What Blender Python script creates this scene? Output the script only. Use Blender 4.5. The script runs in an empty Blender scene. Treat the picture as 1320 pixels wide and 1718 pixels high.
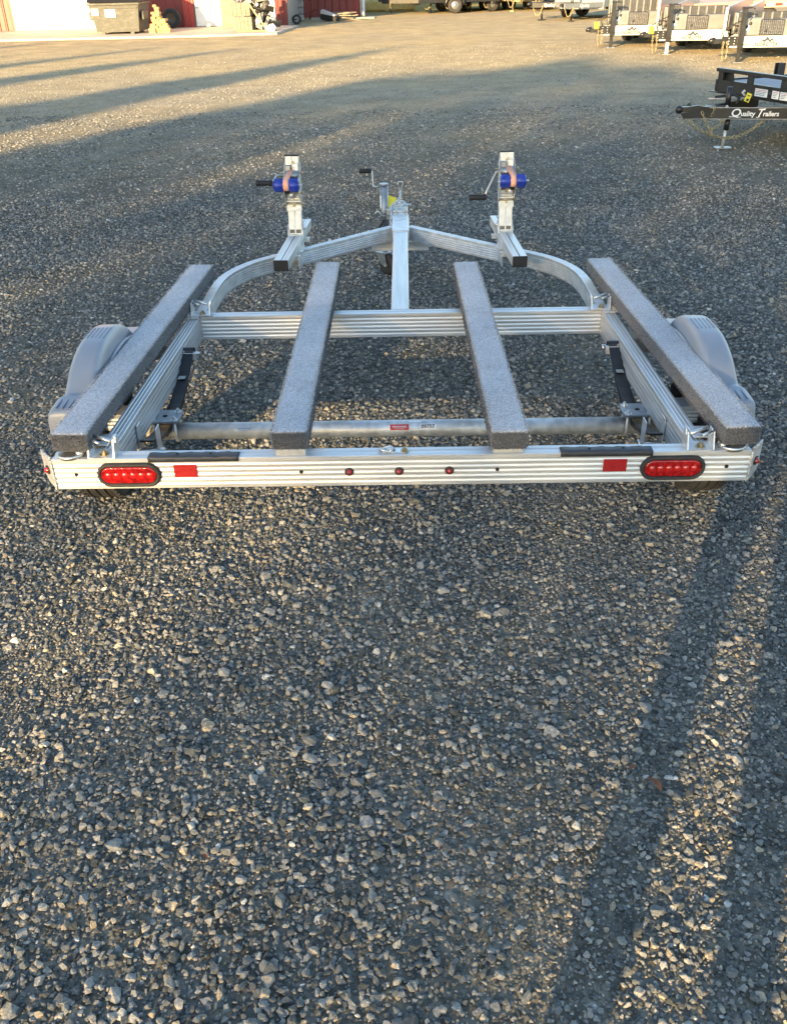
import bpy, bmesh, math, random
import numpy as np
from mathutils import Vector, Matrix

R = math.radians
sc = bpy.context.scene
col = sc.collection

# ------------------------------------------------------------------ camera
CAM = Vector((0.027, -2.337, 1.639))
P_, Y_, RO = R(31.56), R(-1.17), R(-1.32)
fwd = Vector((math.sin(Y_)*math.cos(P_), math.cos(Y_)*math.cos(P_), -math.sin(P_)))
rgt = Vector((math.cos(Y_), -math.sin(Y_), 0)); upv = rgt.cross(fwd)
r2 = rgt*math.cos(RO)+upv*math.sin(RO); u2 = -rgt*math.sin(RO)+upv*math.cos(RO)
cd = bpy.data.cameras.new('camera'); co = bpy.data.objects.new('camera', cd); col.objects.link(co)
m = Matrix((r2, u2, -fwd)).transposed().to_4x4(); m.translation = CAM
co.matrix_world = m
cd.sensor_fit = 'VERTICAL'; cd.sensor_height = 24; cd.lens = 1496/1718*24
cd.clip_start = 0.05; cd.clip_end = 2000
sc.camera = co

# ------------------------------------------------------------------ sky, sun, exposure
SUN_AZ, SUN_EL = 25.0, 12.0
w = bpy.data.worlds.new('World'); sc.world = w; w.use_nodes = True
nt = w.node_tree; bg = nt.nodes['Background']
sk = nt.nodes.new('ShaderNodeTexSky'); sk.sky_type = 'NISHITA'; sk.sun_disc = False
sk.sun_elevation = R(SUN_EL); sk.sun_rotation = R(180+SUN_AZ)
sk.air_density = 1.0; sk.dust_density = 0.4; sk.ozone_density = 1.0
nt.links.new(sk.outputs[0], bg.inputs[0]); bg.inputs[1].default_value = 0.12
sl = bpy.data.lights.new('sun', 'SUN'); sl.energy = 5.0; sl.angle = R(0.6); sl.color = (1.0, 0.69, 0.33)
so = bpy.data.objects.new('sun', sl); col.objects.link(so)
sdir = Vector((math.sin(R(SUN_AZ))*math.cos(R(SUN_EL)), math.cos(R(SUN_AZ))*math.cos(R(SUN_EL)), -math.sin(R(SUN_EL))))
so.rotation_euler = sdir.to_track_quat('-Z', 'Y').to_euler(); so.location = (-10, -20, 10)
vs = sc.view_settings
vs.view_transform = 'Standard'; vs.look = 'None'; vs.exposure = 2.08; vs.gamma = 1; vs.use_curve_mapping = False
sc.cycles.max_bounces = 6

# ------------------------------------------------------------------ helpers
def link(o, parent=None):
    col.objects.link(o)
    if parent is not None: o.parent = parent
    return o
def tag(o, label=None, cat=None, group=None, kind=None):
    if label: o['label'] = label
    if cat: o['category'] = cat
    if group: o['group'] = group
    if kind: o['kind'] = kind
    return o
def empty(name, label, cat, loc=(0, 0, 0), rz=0, group=None):
    o = bpy.data.objects.new(name, None); col.objects.link(o)
    o.location = loc; o.rotation_euler = (0, 0, rz); o.empty_display_size = 0.1
    return tag(o, label, cat, group)

class MB:
    """collects shapes; build() links them as one mesh object"""
    def __init__(s): s.v = []; s.f = []; s.sm = []
    def add(s, vs_, fs, smooth=False):
        n = len(s.v); s.v += [tuple(p) for p in vs_]
        s.f += [tuple(n+i for i in f) for f in fs]; s.sm += [smooth]*len(fs); return s
    def box(s, x0, x1, y0, y1, z0, z1, M=None, bev=0.0):
        if bev > 0:
            b = min(bev, abs(x1-x0)*.45, abs(y1-y0)*.45, abs(z1-z0)*.45)
            pts = []
            for sx, X in ((1, x0), (-1, x1)):
                for sy, Y in ((1, y0), (-1, y1)):
                    for sz, Z in ((1, z0), (-1, z1)):
                        pts += [(X, Y+sy*b, Z+sz*b), (X+sx*b, Y, Z+sz*b), (X+sx*b, Y+sy*b, Z)]
            bm = bmesh.new()
            for p in pts: bm.verts.new(p)
            bmesh.ops.convex_hull(bm, input=bm.verts[:])
            bm.verts.index_update()
            vv = [v.co.copy() for v in bm.verts]; ff = [[v.index for v in f.verts] for f in bm.faces]
            bm.free()
        else:
            vv = [Vector((x, y, z)) for x in (x0, x1) for y in (y0, y1) for z in (z0, z1)]
            ff = [(0, 1, 3, 2), (4, 6, 7, 5), (0, 4, 5, 1), (2, 3, 7, 6), (0, 2, 6, 4), (1, 5, 7, 3)]
        if M is not None: vv = [M @ Vector(p) for p in vv]
        return s.add(vv, ff)
    def tube(s, pts, r, n=12, cap=True, smooth=True):
        pts = [Vector(p) for p in pts]; rings = []
        rr = r if isinstance(r, (list, tuple)) else [r]*len(pts)
        t0 = (pts[1]-pts[0]).normalized()
        ref = Vector((0, 0, 1)) if abs(t0.z) < .9 else Vector((1, 0, 0))
        a = t0.cross(ref).normalized()
        vv = []
        for i, p in enumerate(pts):
            if i == 0: t = t0
            elif i == len(pts)-1: t = (pts[i]-pts[i-1]).normalized()
            else: t = ((pts[i+1]-p).normalized()+(p-pts[i-1]).normalized()).normalized()
            a = (a - t*a.dot(t)).normalized(); b = t.cross(a)
            vv += [p + (a*math.cos(2*math.pi*k/n)+b*math.sin(2*math.pi*k/n))*rr[i] for k in range(n)]
        ff = [(i*n+k, i*n+(k+1) % n, (i+1)*n+(k+1) % n, (i+1)*n+k) for i in range(len(pts)-1) for k in range(n)]
        s.add(vv, ff, smooth)
        if cap: s.add(vv[:n], [tuple(range(n))][::1]); s.add(vv[-n:], [tuple(range(n))])
        return s
    def prism(s, poly, axis, a0, a1, M=None, smooth=False):
        """poly in the two other axes (order xyz), extruded along axis"""
        n = len(poly)
        def mk(p, a):
            if axis == 'x': return Vector((a, p[0], p[1]))
            if axis == 'y': return Vector((p[0], a, p[1]))
            return Vector((p[0], p[1], a))
        vv = [mk(p, a0) for p in poly]+[mk(p, a1) for p in poly]
        if M is not None: vv = [M @ v for v in vv]
        ff = [(i, (i+1) % n, n+(i+1) % n, n+i) for i in range(n)]
        s.add(vv, ff, smooth); s.add(vv[:n], [tuple(range(n))]); s.add(vv[n:], [tuple(range(n))])
        return s
    def sweep(s, prof, path, smooth=False, cap=True):
        """prof (u,w): u sideways (right of travel), w up; path: xyz list, stays level"""
        path = [Vector(p) for p in path]; n = len(prof); vv = []
        for i, p in enumerate(path):
            if i == 0: t = path[1]-p
            elif i == len(path)-1: t = p-path[i-1]
            else: t = (path[i+1]-p).normalized()+(p-path[i-1]).normalized()
            t.z = 0; t.normalize(); sd = Vector((t.y, -t.x, 0))
            vv += [p+sd*q[0]+Vector((0, 0, q[1])) for q in prof]
        ff = [(i*n+k, i*n+(k+1) % n, (i+1)*n+(k+1) % n, (i+1)*n+k) for i in range(len(path)-1) for k in range(n)]
        s.add(vv, ff, smooth)
        if cap: s.add(vv[:n], [tuple(range(n))]); s.add(vv[-n:], [tuple(range(n))])
        return s
    def lathe(s, prof, c, axis='x', n=24, smooth=True):
        """prof: (r, a) list; axis direction"""
        c = Vector(c); vv = []
        for (r, a) in prof:
            for k in range(n):
                t = 2*math.pi*k/n; q = (r*math.cos(t), r*math.sin(t))
                vv.append(c+(Vector((a, q[0], q[1])) if axis == 'x' else Vector((q[0], a, q[1])) if axis == 'y' else Vector((q[0], q[1], a))))
        ff = [(i*n+k, i*n+(k+1) % n, (i+1)*n+(k+1) % n, (i+1)*n+k) for i in range(len(prof)-1) for k in range(n)]
        s.add(vv, ff, smooth)
        return s
    def ball(s, c, r, n=8):
        return s.lathe([(r*math.sin(math.pi*i/n)+1e-5, -r*math.cos(math.pi*i/n)) for i in range(n+1)], c, 'z', n+4)
    def build(s, name, mat, parent=None, label=None):
        me = bpy.data.meshes.new(name); me.from_pydata([tuple(v) for v in s.v], [], s.f)
        me.polygons.foreach_set('use_smooth', s.sm)
        bm = bmesh.new(); bm.from_mesh(me); bmesh.ops.remove_doubles(bm, verts=bm.verts, dist=1e-6)
        bmesh.ops.recalc_face_normals(bm, faces=bm.faces); bm.to_mesh(me); bm.free()
        me.materials.append(mat)
        o = bpy.data.objects.new(name, me); link(o, parent)
        if label: o['label'] = label
        return o

def text_obj(body, size, M, mat, name, parent, shear=0, extrude=0.001, bold=0.0):
    cu = bpy.data.curves.new(name, 'FONT'); cu.body = body; cu.size = size; cu.extrude = extrude
    cu.align_x = 'CENTER'; cu.align_y = 'CENTER'; cu.shear = shear; cu.resolution_u = 3; cu.offset = bold
    t = bpy.data.objects.new('tmp', cu); col.objects.link(t)
    dg = bpy.context.evaluated_depsgraph_get(); me = bpy.data.meshes.new_from_object(t.evaluated_get(dg))
    bpy.data.objects.remove(t)
    me.transform(M); me.materials.clear(); me.materials.append(mat)
    o = bpy.data.objects.new(name, me); return link(o, parent)
def text_rear(body, size, x, y, z, mat, name, parent, **k):
    """text standing upright, read from the -y side"""
    return text_obj(body, size, Matrix.Translation((x, y, z)) @ Matrix.Rotation(R(90), 4, 'X'), mat, name, parent, **k)

def dup(o, parent=None, mat=None):
    c = o.copy(); col.objects.link(c); c.parent = parent
    for ch in [x for x in bpy.data.objects if x.parent == o]: dup(ch, c)
    return c

# ------------------------------------------------------------------ materials
def mat(name, base=(.5, .5, .5), rough=.5, metal=0, spec=.5, emit=None):
    m_ = bpy.data.materials.new(name); m_.use_nodes = True
    b = m_.node_tree.nodes['Principled BSDF']
    b.inputs['Base Color'].default_value = (*base, 1); b.inputs['Roughness'].default_value = rough
    b.inputs['Metallic'].default_value = metal; b.inputs['Specular IOR Level'].default_value = spec
    return m_
def N(m_, t, **k):
    n = m_.node_tree.nodes.new(t)
    for a, v in k.items():
        if hasattr(n, a): setattr(n, a, v)
        else: n.inputs[a].default_value = v
    return n
def L(m_, a, b): m_.node_tree.links.new(a, b)
def coords(m_, scale=(1, 1, 1), kind='Object'):
    tc = N(m_, 'ShaderNodeTexCoord'); mp = N(m_, 'ShaderNodeMapping'); mp.inputs['Scale'].default_value = scale
    L(m_, tc.outputs[kind], mp.inputs[0]); return mp.outputs[0]
def ramp(m_, fac, stops):
    r_ = N(m_, 'ShaderNodeValToRGB'); e = r_.color_ramp.elements
    e[0].position, e[0].color = stops[0][0], (*stops[0][1], 1); e[1].position, e[1].color = stops[-1][0], (*stops[-1][1], 1)
    for p, c in stops[1:-1]:
        x = e.new(p); x.color = (*c, 1)
    L(m_, fac, r_.inputs[0]); return r_.outputs[0]
def noisy(m_, base, var=.25, scale=(20, 20, 20), bump=0.0, bscale=None, rvar=.1, det=4, kind='Object', dist=.002):
    """procedural grain: colour varies about base, roughness too, optional bump"""
    b = m_.node_tree.nodes['Principled BSDF']
    c = coords(m_, scale, kind)
    n = N(m_, 'ShaderNodeTexNoise'); n.inputs['Scale'].default_value = 1; n.inputs['Detail'].default_value = det
    L(m_, c, n.inputs['Vector'])
    lo = tuple(x*(1-var) for x in base); hi = tuple(min(1, x*(1+var)) for x in base)
    L(m_, ramp(m_, n.outputs[0], [(.3, lo), (.7, hi)]), b.inputs['Base Color'])
    r0 = b.inputs['Roughness'].default_value
    mr = N(m_, 'ShaderNodeMapRange'); mr.inputs[3].default_value = max(0.03, r0-rvar); mr.inputs[4].default_value = min(1, r0+rvar)
    L(m_, n.outputs[0], mr.inputs[0]); L(m_, mr.outputs[0], b.inputs['Roughness'])
    if bump:
        n2 = N(m_, 'ShaderNodeTexNoise'); n2.inputs['Scale'].default_value = 1; n2.inputs['Detail'].default_value = 3
        L(m_, coords(m_, bscale or scale, kind), n2.inputs['Vector'])
        bp = N(m_, 'ShaderNodeBump'); bp.inputs['Strength'].default_value = bump; bp.inputs['Distance'].default_value = dist
        L(m_, n2.outputs[0], bp.inputs['Height']); L(m_, bp.outputs[0], b.inputs['Normal'])
    return m_

ALU_X = noisy(mat('aluminium_long_x', rough=.42, metal=.55), (.57, .58, .58), .16, (3, 45, 45), .25, (4, 160, 160), .12)
ALU_Y = noisy(mat('aluminium_long_y', rough=.42, metal=.55), (.57, .58, .58), .18, (45, 3, 45), .25, (160, 4, 160), .12)
ALU = noisy(mat('aluminium_sheet', rough=.42, metal=.55), (.60, .61, .61), .16, (25, 25, 25), .2, (120, 120, 120), .14)
WELD = noisy(mat('weld_bead', rough=.55, metal=.6), (.50, .50, .50), .4, (120, 120, 120), .8, (200, 200, 200))
GALV = noisy(mat('galvanised_steel', rough=.5, metal=.6), (.60, .61, .60), .25, (30, 30, 30), .2, (60, 60, 60), .15)
ZINC = noisy(mat('zinc_plated', rough=.32, metal=.9), (.62, .62, .60), .2, (60, 60, 60))
BOLTY = noisy(mat('yellow_zinc_bolt', rough=.35, metal=.85), (.42, .35, .22), .25, (90, 90, 90))
GSTEEL = noisy(mat('grey_steel', rough=.38, metal=.7), (.26, .28, .30), .2, (30, 30, 30))
BLACKP = noisy(mat('black_paint', rough=.38), (.012, .013, .015), .4, (12, 12, 12), .1)
RUBBER = noisy(mat('black_rubber', rough=.7), (.018, .018, .019), .35, (40, 40, 40), .3, (150, 150, 150))
TYRE = noisy(mat('tyre_rubber', rough=.8), (.028, .027, .026), .5, (9, 9, 9), .3, (90, 90, 90))
PLASTK = noisy(mat('black_plastic', rough=.6, spec=.3), (.015, .016, .018), .3, (30, 30, 30), .15)
TRIM = noisy(mat('dark_rubber_trim', rough=.6), (.03, .034, .042), .3, (25, 60, 60), .3)
FENDER = noisy(mat('grey_fender_plastic', rough=.38), (.235, .26, .305), .05, (6, 6, 6), .12, (350, 350, 350), .06)
RIMW = noisy(mat('wheel_rim_paint', rough=.4), (.55, .55, .53), .1, (12, 12, 12))
WHITEP = noisy(mat('white_powder_coat', rough=.4), (.44, .44, .43), .09, (5, 5, 5), .1)
BLUE = noisy(mat('blue_urethane', rough=.38), (.012, .035, .30), .3, (40, 40, 40), .15)
STRAP = noisy(mat('orange_webbing', rough=.75), (.88, .42, .27), .15, (300, 60, 60), .3)
CHROMEC = noisy(mat('chain_zinc', rough=.35, metal=.75), (.62, .66, .68), .2, (80, 80, 80))
CHAINY = noisy(mat('chain_yellow', rough=.45, metal=.6), (.36, .31, .18), .3, (50, 50, 50))
YELLOW = noisy(mat('yellow_tag', rough=.5), (.72, .60, .03), .06, (20, 20, 20))
PAPER = noisy(mat('white_label', rough=.5), (.75, .75, .74), .05, (30, 30, 30))
INK = mat('black_ink', (.015, .015, .018), .5)
REDSTK = noisy(mat('red_label', rough=.4), (.50, .03, .025), .1, (40, 40, 40))
DARKHOLE = mat('dark_hole', (.008, .008, .008), .9)
INNER = noisy(mat('tube_inside', rough=.6, metal=.2), (.13, .125, .10), .3, (30, 30, 30))
LOGO = mat('navy_print', (.03, .04, .06), .5)
WHITEPR = mat('white_print', (.78, .78, .78), .5)

def mk_reflector():
    m_ = mat('red_reflector', (.33, .007, .009), .25)
    b = m_.node_tree.nodes['Principled BSDF']; b.inputs['Coat Weight'].default_value = .6
    v = N(m_, 'ShaderNodeTexVoronoi'); v.inputs['Scale'].default_value = 450
    L(m_, coords(m_), v.inputs['Vector'])
    bp = N(m_, 'ShaderNodeBump'); bp.inputs['Strength'].default_value = .4; bp.inputs['Distance'].default_value = .002
    L(m_, v.outputs[0], bp.inputs['Height']); L(m_, bp.outputs[0], b.inputs['Normal']); return m_
REFL = mk_reflector()
def mk_lens():
    m_ = mat('red_lens', (.62, .010, .008), .12)
    b = m_.node_tree.nodes['Principled BSDF']; b.inputs['Coat Weight'].default_value = .8
    b.inputs['Transmission Weight'].default_value = .0
    v = N(m_, 'ShaderNodeTexVoronoi'); v.inputs['Scale'].default_value = 95
    L(m_, coords(m_), v.inputs['Vector'])
    L(m_, ramp(m_, v.outputs['Distance'], [(0, (.46, .010, .008)), (.5, (.26, .004, .004)), (1, (.12, .002, .002))]), b.inputs['Base Color'])
    bp = N(m_, 'ShaderNodeBump'); bp.inputs['Strength'].default_value = .5; bp.inputs['Distance'].default_value = .003
    L(m_, v.outputs[0], bp.inputs['Height']); L(m_, bp.outputs[0], b.inputs['Normal']); return m_
LENS = mk_lens()
LED = mat('red_led_optic', (.42, .012, .010), .15); LED.node_tree.nodes['Principled BSDF'].inputs['Coat Weight'].default_value = 1

def mk_carpet():
    """charcoal pile, blending to a paler colour towards the top of the boards"""
    m_ = mat('grey_marine_carpet', rough=1.0, spec=.1)
    b = m_.node_tree.nodes['Principled BSDF']; b.inputs['Sheen Weight'].default_value = .2; b.inputs['Sheen Roughness'].default_value = .6
    n = N(m_, 'ShaderNodeTexNoise'); n.inputs['Scale'].default_value = 240; n.inputs['Detail'].default_value = 3; n.inputs['Roughness'].default_value = .8
    L(m_, coords(m_), n.inputs['Vector'])
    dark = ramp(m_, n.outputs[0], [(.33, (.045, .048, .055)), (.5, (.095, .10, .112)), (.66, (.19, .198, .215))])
    pale_pile = ramp(m_, n.outputs[0], [(.36, (.27, .285, .315)), (.5, (.45, .47, .505)), (.64, (.68, .70, .735))])
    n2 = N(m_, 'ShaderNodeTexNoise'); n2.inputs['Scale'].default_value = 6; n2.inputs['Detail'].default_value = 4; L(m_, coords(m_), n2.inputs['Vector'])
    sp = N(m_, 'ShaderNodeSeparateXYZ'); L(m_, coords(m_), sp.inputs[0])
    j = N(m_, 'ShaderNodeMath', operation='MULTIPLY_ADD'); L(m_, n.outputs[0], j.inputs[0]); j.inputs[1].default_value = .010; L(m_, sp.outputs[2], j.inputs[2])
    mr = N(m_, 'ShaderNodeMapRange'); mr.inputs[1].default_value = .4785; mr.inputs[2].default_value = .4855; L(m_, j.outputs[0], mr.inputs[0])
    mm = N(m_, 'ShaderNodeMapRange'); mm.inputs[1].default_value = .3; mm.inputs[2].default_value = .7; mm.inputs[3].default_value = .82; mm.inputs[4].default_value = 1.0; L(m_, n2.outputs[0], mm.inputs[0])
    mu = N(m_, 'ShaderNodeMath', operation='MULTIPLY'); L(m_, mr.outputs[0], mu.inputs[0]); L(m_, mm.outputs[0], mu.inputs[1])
    mx = N(m_, 'ShaderNodeMix', data_type='RGBA'); L(m_, dark, mx.inputs['A']); L(m_, pale_pile, mx.inputs['B']); L(m_, mu.outputs[0], mx.inputs['Factor'])
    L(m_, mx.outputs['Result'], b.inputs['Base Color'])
    bp = N(m_, 'ShaderNodeBump'); bp.inputs['Strength'].default_value = .8; bp.inputs['Distance'].default_value = .003
    L(m_, n.outputs[0], bp.inputs['Height']); L(m_, bp.outputs[0], b.inputs['Normal']); return m_
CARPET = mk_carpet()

STONE_STOPS = [(0, (.070, .078, .078)), (.22, (.128, .138, .136)), (.50, (.205, .212, .203)), (.72, (.295, .296, .276)),
               (.88, (.385, .372, .335)), (.94, (.38, .315, .22)), (.965, (.47, .41, .30)), (.99, (.53, .52, .48)), (1, (.68, .67, .63))]
def mk_stone():
    m_ = mat('crushed_stone', rough=.85, spec=.2)
    b = m_.node_tree.nodes['Principled BSDF']
    at = N(m_, 'ShaderNodeAttribute'); at.attribute_type = 'INSTANCER'; at.attribute_name = 'tint'
    c = ramp(m_, at.outputs['Fac'], STONE_STOPS)
    n = N(m_, 'ShaderNodeTexNoise'); n.inputs['Scale'].default_value = 3.5; n.inputs['Detail'].default_value = 6; n.inputs['Roughness'].default_value = .7
    L(m_, coords(m_, (1, 1, 1)), n.inputs['Vector'])
    mr = N(m_, 'ShaderNodeMapRange'); mr.inputs[1].default_value = .3; mr.inputs[2].default_value = .7; mr.inputs[3].default_value = .62; mr.inputs[4].default_value = 1.35
    L(m_, n.outputs[0], mr.inputs[0])
    vm = N(m_, 'ShaderNodeVectorMath', operation='SCALE'); L(m_, c, vm.inputs[0]); L(m_, mr.outputs[0], vm.inputs['Scale'])
    L(m_, vm.outputs[0], b.inputs['Base Color'])
    bp = N(m_, 'ShaderNodeBump'); bp.inputs['Strength'].default_value = .5; bp.inputs['Distance'].default_value = .08
    L(m_, n.outputs[0], bp.inputs['Height']); L(m_, bp.outputs[0], b.inputs['Normal'])
    return m_
STONE = mk_stone()

def mk_ground():
    m_ = mat('packed_gravel_ground', rough=1.0, spec=.0)
    b = m_.node_tree.nodes['Principled BSDF']
    geo = N(m_, 'ShaderNodeNewGeometry'); pos = geo.outputs['Position']
    def vor(s, rnd=1):
        v = N(m_, 'ShaderNodeTexVoronoi'); v.inputs['Scale'].default_value = s; v.inputs['Randomness'].default_value = rnd
        L(m_, pos, v.inputs['Vector']); return v
    def noi(s, d=4, r_=.6):
        n = N(m_, 'ShaderNodeTexNoise'); n.inputs['Scale'].default_value = s; n.inputs['Detail'].default_value = d; n.inputs['Roughness'].default_value = r_
        L(m_, pos, n.inputs['Vector']); return n
    v1 = vor(48); v2 = vor(110); v3 = vor(17)
    sx = N(m_, 'ShaderNodeSeparateXYZ'); L(m_, v1.outputs['Color'], sx.inputs[0])
    sx2 = N(m_, 'ShaderNodeSeparateXYZ'); L(m_, v2.outputs['Color'], sx2.inputs[0])
    sx3 = N(m_, 'ShaderNodeSeparateXYZ'); L(m_, v3.outputs['Color'], sx3.inputs[0])
    c1 = ramp(m_, sx.outputs[0], STONE_STOPS); c2 = ramp(m_, sx2.outputs[0], STONE_STOPS)
    mx = N(m_, 'ShaderNodeMix', data_type='RGBA'); L(m_, c1, mx.inputs['A']); L(m_, c2, mx.inputs['B'])
    n0 = noi(9, 3); L(m_, ramp(m_, n0.outputs[0], [(.42, (0, 0, 0)), (.58, (1, 1, 1))]), mx.inputs['Factor'])
    # sandy dust patches
    n1 = noi(.35, 6, .62)
    mx2 = N(m_, 'ShaderNodeMix', data_type='RGBA'); L(m_, mx.outputs['Result'], mx2.inputs['A']); mx2.inputs['B'].default_value = (.47, .375, .215, 1)
    spy = N(m_, 'ShaderNodeSeparateXYZ'); L(m_, pos, spy.inputs[0])
    dy = N(m_, 'ShaderNodeMapRange'); dy.inputs[1].default_value = 4.0; dy.inputs[2].default_value = 17.0; dy.inputs[3].default_value = .0; dy.inputs[4].default_value = .62
    L(m_, spy.outputs[1], dy.inputs[0])
    ds = N(m_, 'ShaderNodeMath', operation='ADD'); ds.use_clamp = True; L(m_, dy.outputs[0], ds.inputs[0]); L(m_, ramp(m_, n1.outputs[0], [(.40, (.02, .02, .02)), (.72, (.35, .35, .35))]), ds.inputs[1])
    L(m_, ds.outputs[0], mx2.inputs['Factor'])
    n2 = noi(1.7, 5, .65)
    mr = N(m_, 'ShaderNodeMapRange'); mr.inputs[1].default_value = .3; mr.inputs[2].default_value = .7; mr.inputs[3].default_value = .78; mr.inputs[4].default_value = 1.2
    L(m_, n2.outputs[0], mr.inputs[0])
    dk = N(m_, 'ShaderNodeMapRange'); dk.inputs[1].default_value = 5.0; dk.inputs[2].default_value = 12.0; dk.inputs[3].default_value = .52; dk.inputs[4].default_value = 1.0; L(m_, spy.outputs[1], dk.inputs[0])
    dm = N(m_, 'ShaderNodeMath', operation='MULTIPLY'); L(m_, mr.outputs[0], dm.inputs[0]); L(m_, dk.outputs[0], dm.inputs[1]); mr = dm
    # crevices are in the bump; their shade is also painted as darker near ground
    vm = N(m_, 'ShaderNodeVectorMath', operation='SCALE'); L(m_, mx2.outputs['Result'], vm.inputs[0]); L(m_, mr.outputs[0], vm.inputs['Scale'])
    # distant yard: dry straw grass beyond the trailers
    sp = N(m_, 'ShaderNodeSeparateXYZ'); L(m_, pos, sp.inputs[0])
    n3 = noi(.6, 5)
    ad = N(m_, 'ShaderNodeMath', operation='MULTIPLY_ADD'); L(m_, n3.outputs[0], ad.inputs[0]); ad.inputs[1].default_value = 3; L(m_, sp.outputs[1], ad.inputs[2])
    fr = N(m_, 'ShaderNodeMapRange'); fr.inputs[1].default_value = 38.0; fr.inputs[2].default_value = 40.5; L(m_, ad.outputs[0], fr.inputs[0])
    mx4 = N(m_, 'ShaderNodeMix', data_type='RGBA'); L(m_, vm.outputs[0], mx4.inputs['A']); mx4.inputs['B'].default_value = (.34, .26, .10, 1)
    L(m_, fr.outputs[0], mx4.inputs['Factor']); L(m_, mx4.outputs['Result'], b.inputs['Base Color'])
    h = N(m_, 'ShaderNodeMath', operation='MULTIPLY_ADD'); L(m_, v1.outputs['Distance'], h.inputs[0]); h.inputs[1].default_value = -.5
    h2 = N(m_, 'ShaderNodeMath', operation='MULTIPLY'); L(m_, v2.outputs['Distance'], h2.inputs[0]); h2.inputs[1].default_value = -.25
    L(m_, h2.outputs[0], h.inputs[2])
    h3 = N(m_, 'ShaderNodeMath', operation='MULTIPLY_ADD'); L(m_, sx3.outputs[1], h3.inputs[0]); h3.inputs[1].default_value = .25; L(m_, h.outputs[0], h3.inputs[2])
    bp = N(m_, 'ShaderNodeBump'); bp.inputs['Strength'].default_value = .75; bp.inputs['Distance'].default_value = .018
    L(m_, h3.outputs[0], bp.inputs['Height']); L(m_, bp.outputs[0], b.inputs['Normal'])
    return m_
GROUND = mk_ground()

# ------------------------------------------------------------------ numpy noise
rng = np.random.default_rng(7)
TAB = rng.random((256, 256))
def vnoise(x, y, s):
    x = np.asarray(x)*s+37.3; y = np.asarray(y)*s+11.7
    xi = np.floor(x).astype(int); yi = np.floor(y).astype(int); fx = x-xi; fy = y-yi
    fx = fx*fx*(3-2*fx); fy = fy*fy*(3-2*fy)
    g = lambda a, b: TAB[a % 256, b % 256]
    return (g(xi, yi)*(1-fx)+g(xi+1, yi)*fx)*(1-fy)+(g(xi, yi+1)*(1-fx)+g(xi+1, yi+1)*fx)*fy
def fbm(x, y, s, o=3):
    t = 0; a = 1; n = 0
    for i in range(o): t = t+a*vnoise(x+i*13.1, y-i*7.7, s*2**i); n += a; a *= .5
    return t/n
def ground_h(x, y):
    fade = np.clip((16-np.abs(y))/6, 0, 1)*np.clip((9-np.abs(x))/3, 0, 1)
    h = (fbm(x, y, .9, 2)-.5)*.030+(fbm(x, y, 3.2, 2)-.5)*.020+(fbm(x, y, 9, 2)-.5)*.009
    return h*fade - .004

# ------------------------------------------------------------------ ground sheet
def axis(lo, hi, step, far):
    a = list(np.arange(lo, hi+1e-6, step)); d = step; x = hi
    while x < far: d *= 1.25; x += d; a.append(x)
    d = step; x = lo
    while x > -far: d *= 1.25; x -= d; a.insert(0, x)
    return np.array(a)
gx = axis(-4.5, 4.5, .05, 700); gy = axis(-3, 9, .05, 900)
X, Y = np.meshgrid(gx, gy); Z = ground_h(X, Y)
nx, ny = len(gx), len(gy)
idx = np.arange(nx*ny).reshape(ny, nx)
q = np.stack([idx[:-1, :-1], idx[:-1, 1:], idx[1:, 1:], idx[1:, :-1]], -1).reshape(-1, 4)
me = bpy.data.meshes.new('ground'); me.vertices.add(nx*ny); me.vertices.foreach_set('co', np.stack([X, Y, Z], -1).ravel())
me.loops.add(q.size); me.loops.foreach_set('vertex_index', q.ravel().astype(np.int32))
me.polygons.add(len(q)); me.polygons.foreach_set('loop_start', np.arange(0, q.size, 4, dtype=np.int32))
me.polygons.foreach_set('loop_total', np.full(len(q), 4, dtype=np.int32))
me.update(); me.validate(); me.polygons.foreach_set('use_smooth', [True]*len(me.polygons))
me.materials.append(GROUND)
ground = bpy.data.objects.new('ground', me); link(ground); tag(ground, kind='structure')

# ------------------------------------------------------------------ loose gravel
def lanes(x, y):
    """wheel tracks: packed fines, fewer big stones"""
    a = x-(.52+.16*y+.06*np.sin(y*1.1)); b = x-(-.95+.16*y+.06*np.sin(y*1.1)); c = x-(-.10-.22*y)
    f = np.exp(-(a/.15)**4)+np.exp(-(b/.15)**4)+.8*np.exp(-(c/.13)**4)
    return np.clip(f*(.55+.9*(vnoise(x, y, 2.3)-.2)), 0, 1)
def scatter(x0, x1, y0, y1, cell, prob, smin, smax, keep=None, lift=0.15, seed=1, dens=None, near_lanes=0):
    g = np.random.default_rng(seed)
    xs, ys = np.meshgrid(np.arange(x0, x1, cell), np.arange(y0, y1, cell))
    xs = (xs+(g.random(xs.shape)-.5)*cell*1.1).ravel(); ys = (ys+(g.random(ys.shape)-.5)*cell*1.1).ravel()
    coarse = fbm(xs, ys, 1.4, 3)
    p = prob(coarse) if callable(prob) else prob
    if near_lanes: p = p*(1-near_lanes*lanes(xs, ys))
    k = g.random(len(xs)) < (p*dens(ys) if dens else p)
    if keep is not None: k &= keep(xs, ys)
    xs, ys, coarse = xs[k], ys[k], coarse[k]; n = len(xs)
    s = smin+(smax-smin)*g.random(n)**2.2
    sc_ = np.stack([s*(.75+.5*g.random(n)), s*(.75+.5*g.random(n)), s*(.44+.32*g.random(n))], -1)
    rot = np.stack([(g.random(n)-.5)*1.1, (g.random(n)-.5)*1.1, g.random(n)*6.283], -1)
    z = ground_h(xs, ys)+sc_[:, 2]*lift
    t = g.random(n)
    pos = np.stack([xs, ys, z], -1)
    return pos, rot, sc_, t
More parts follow.
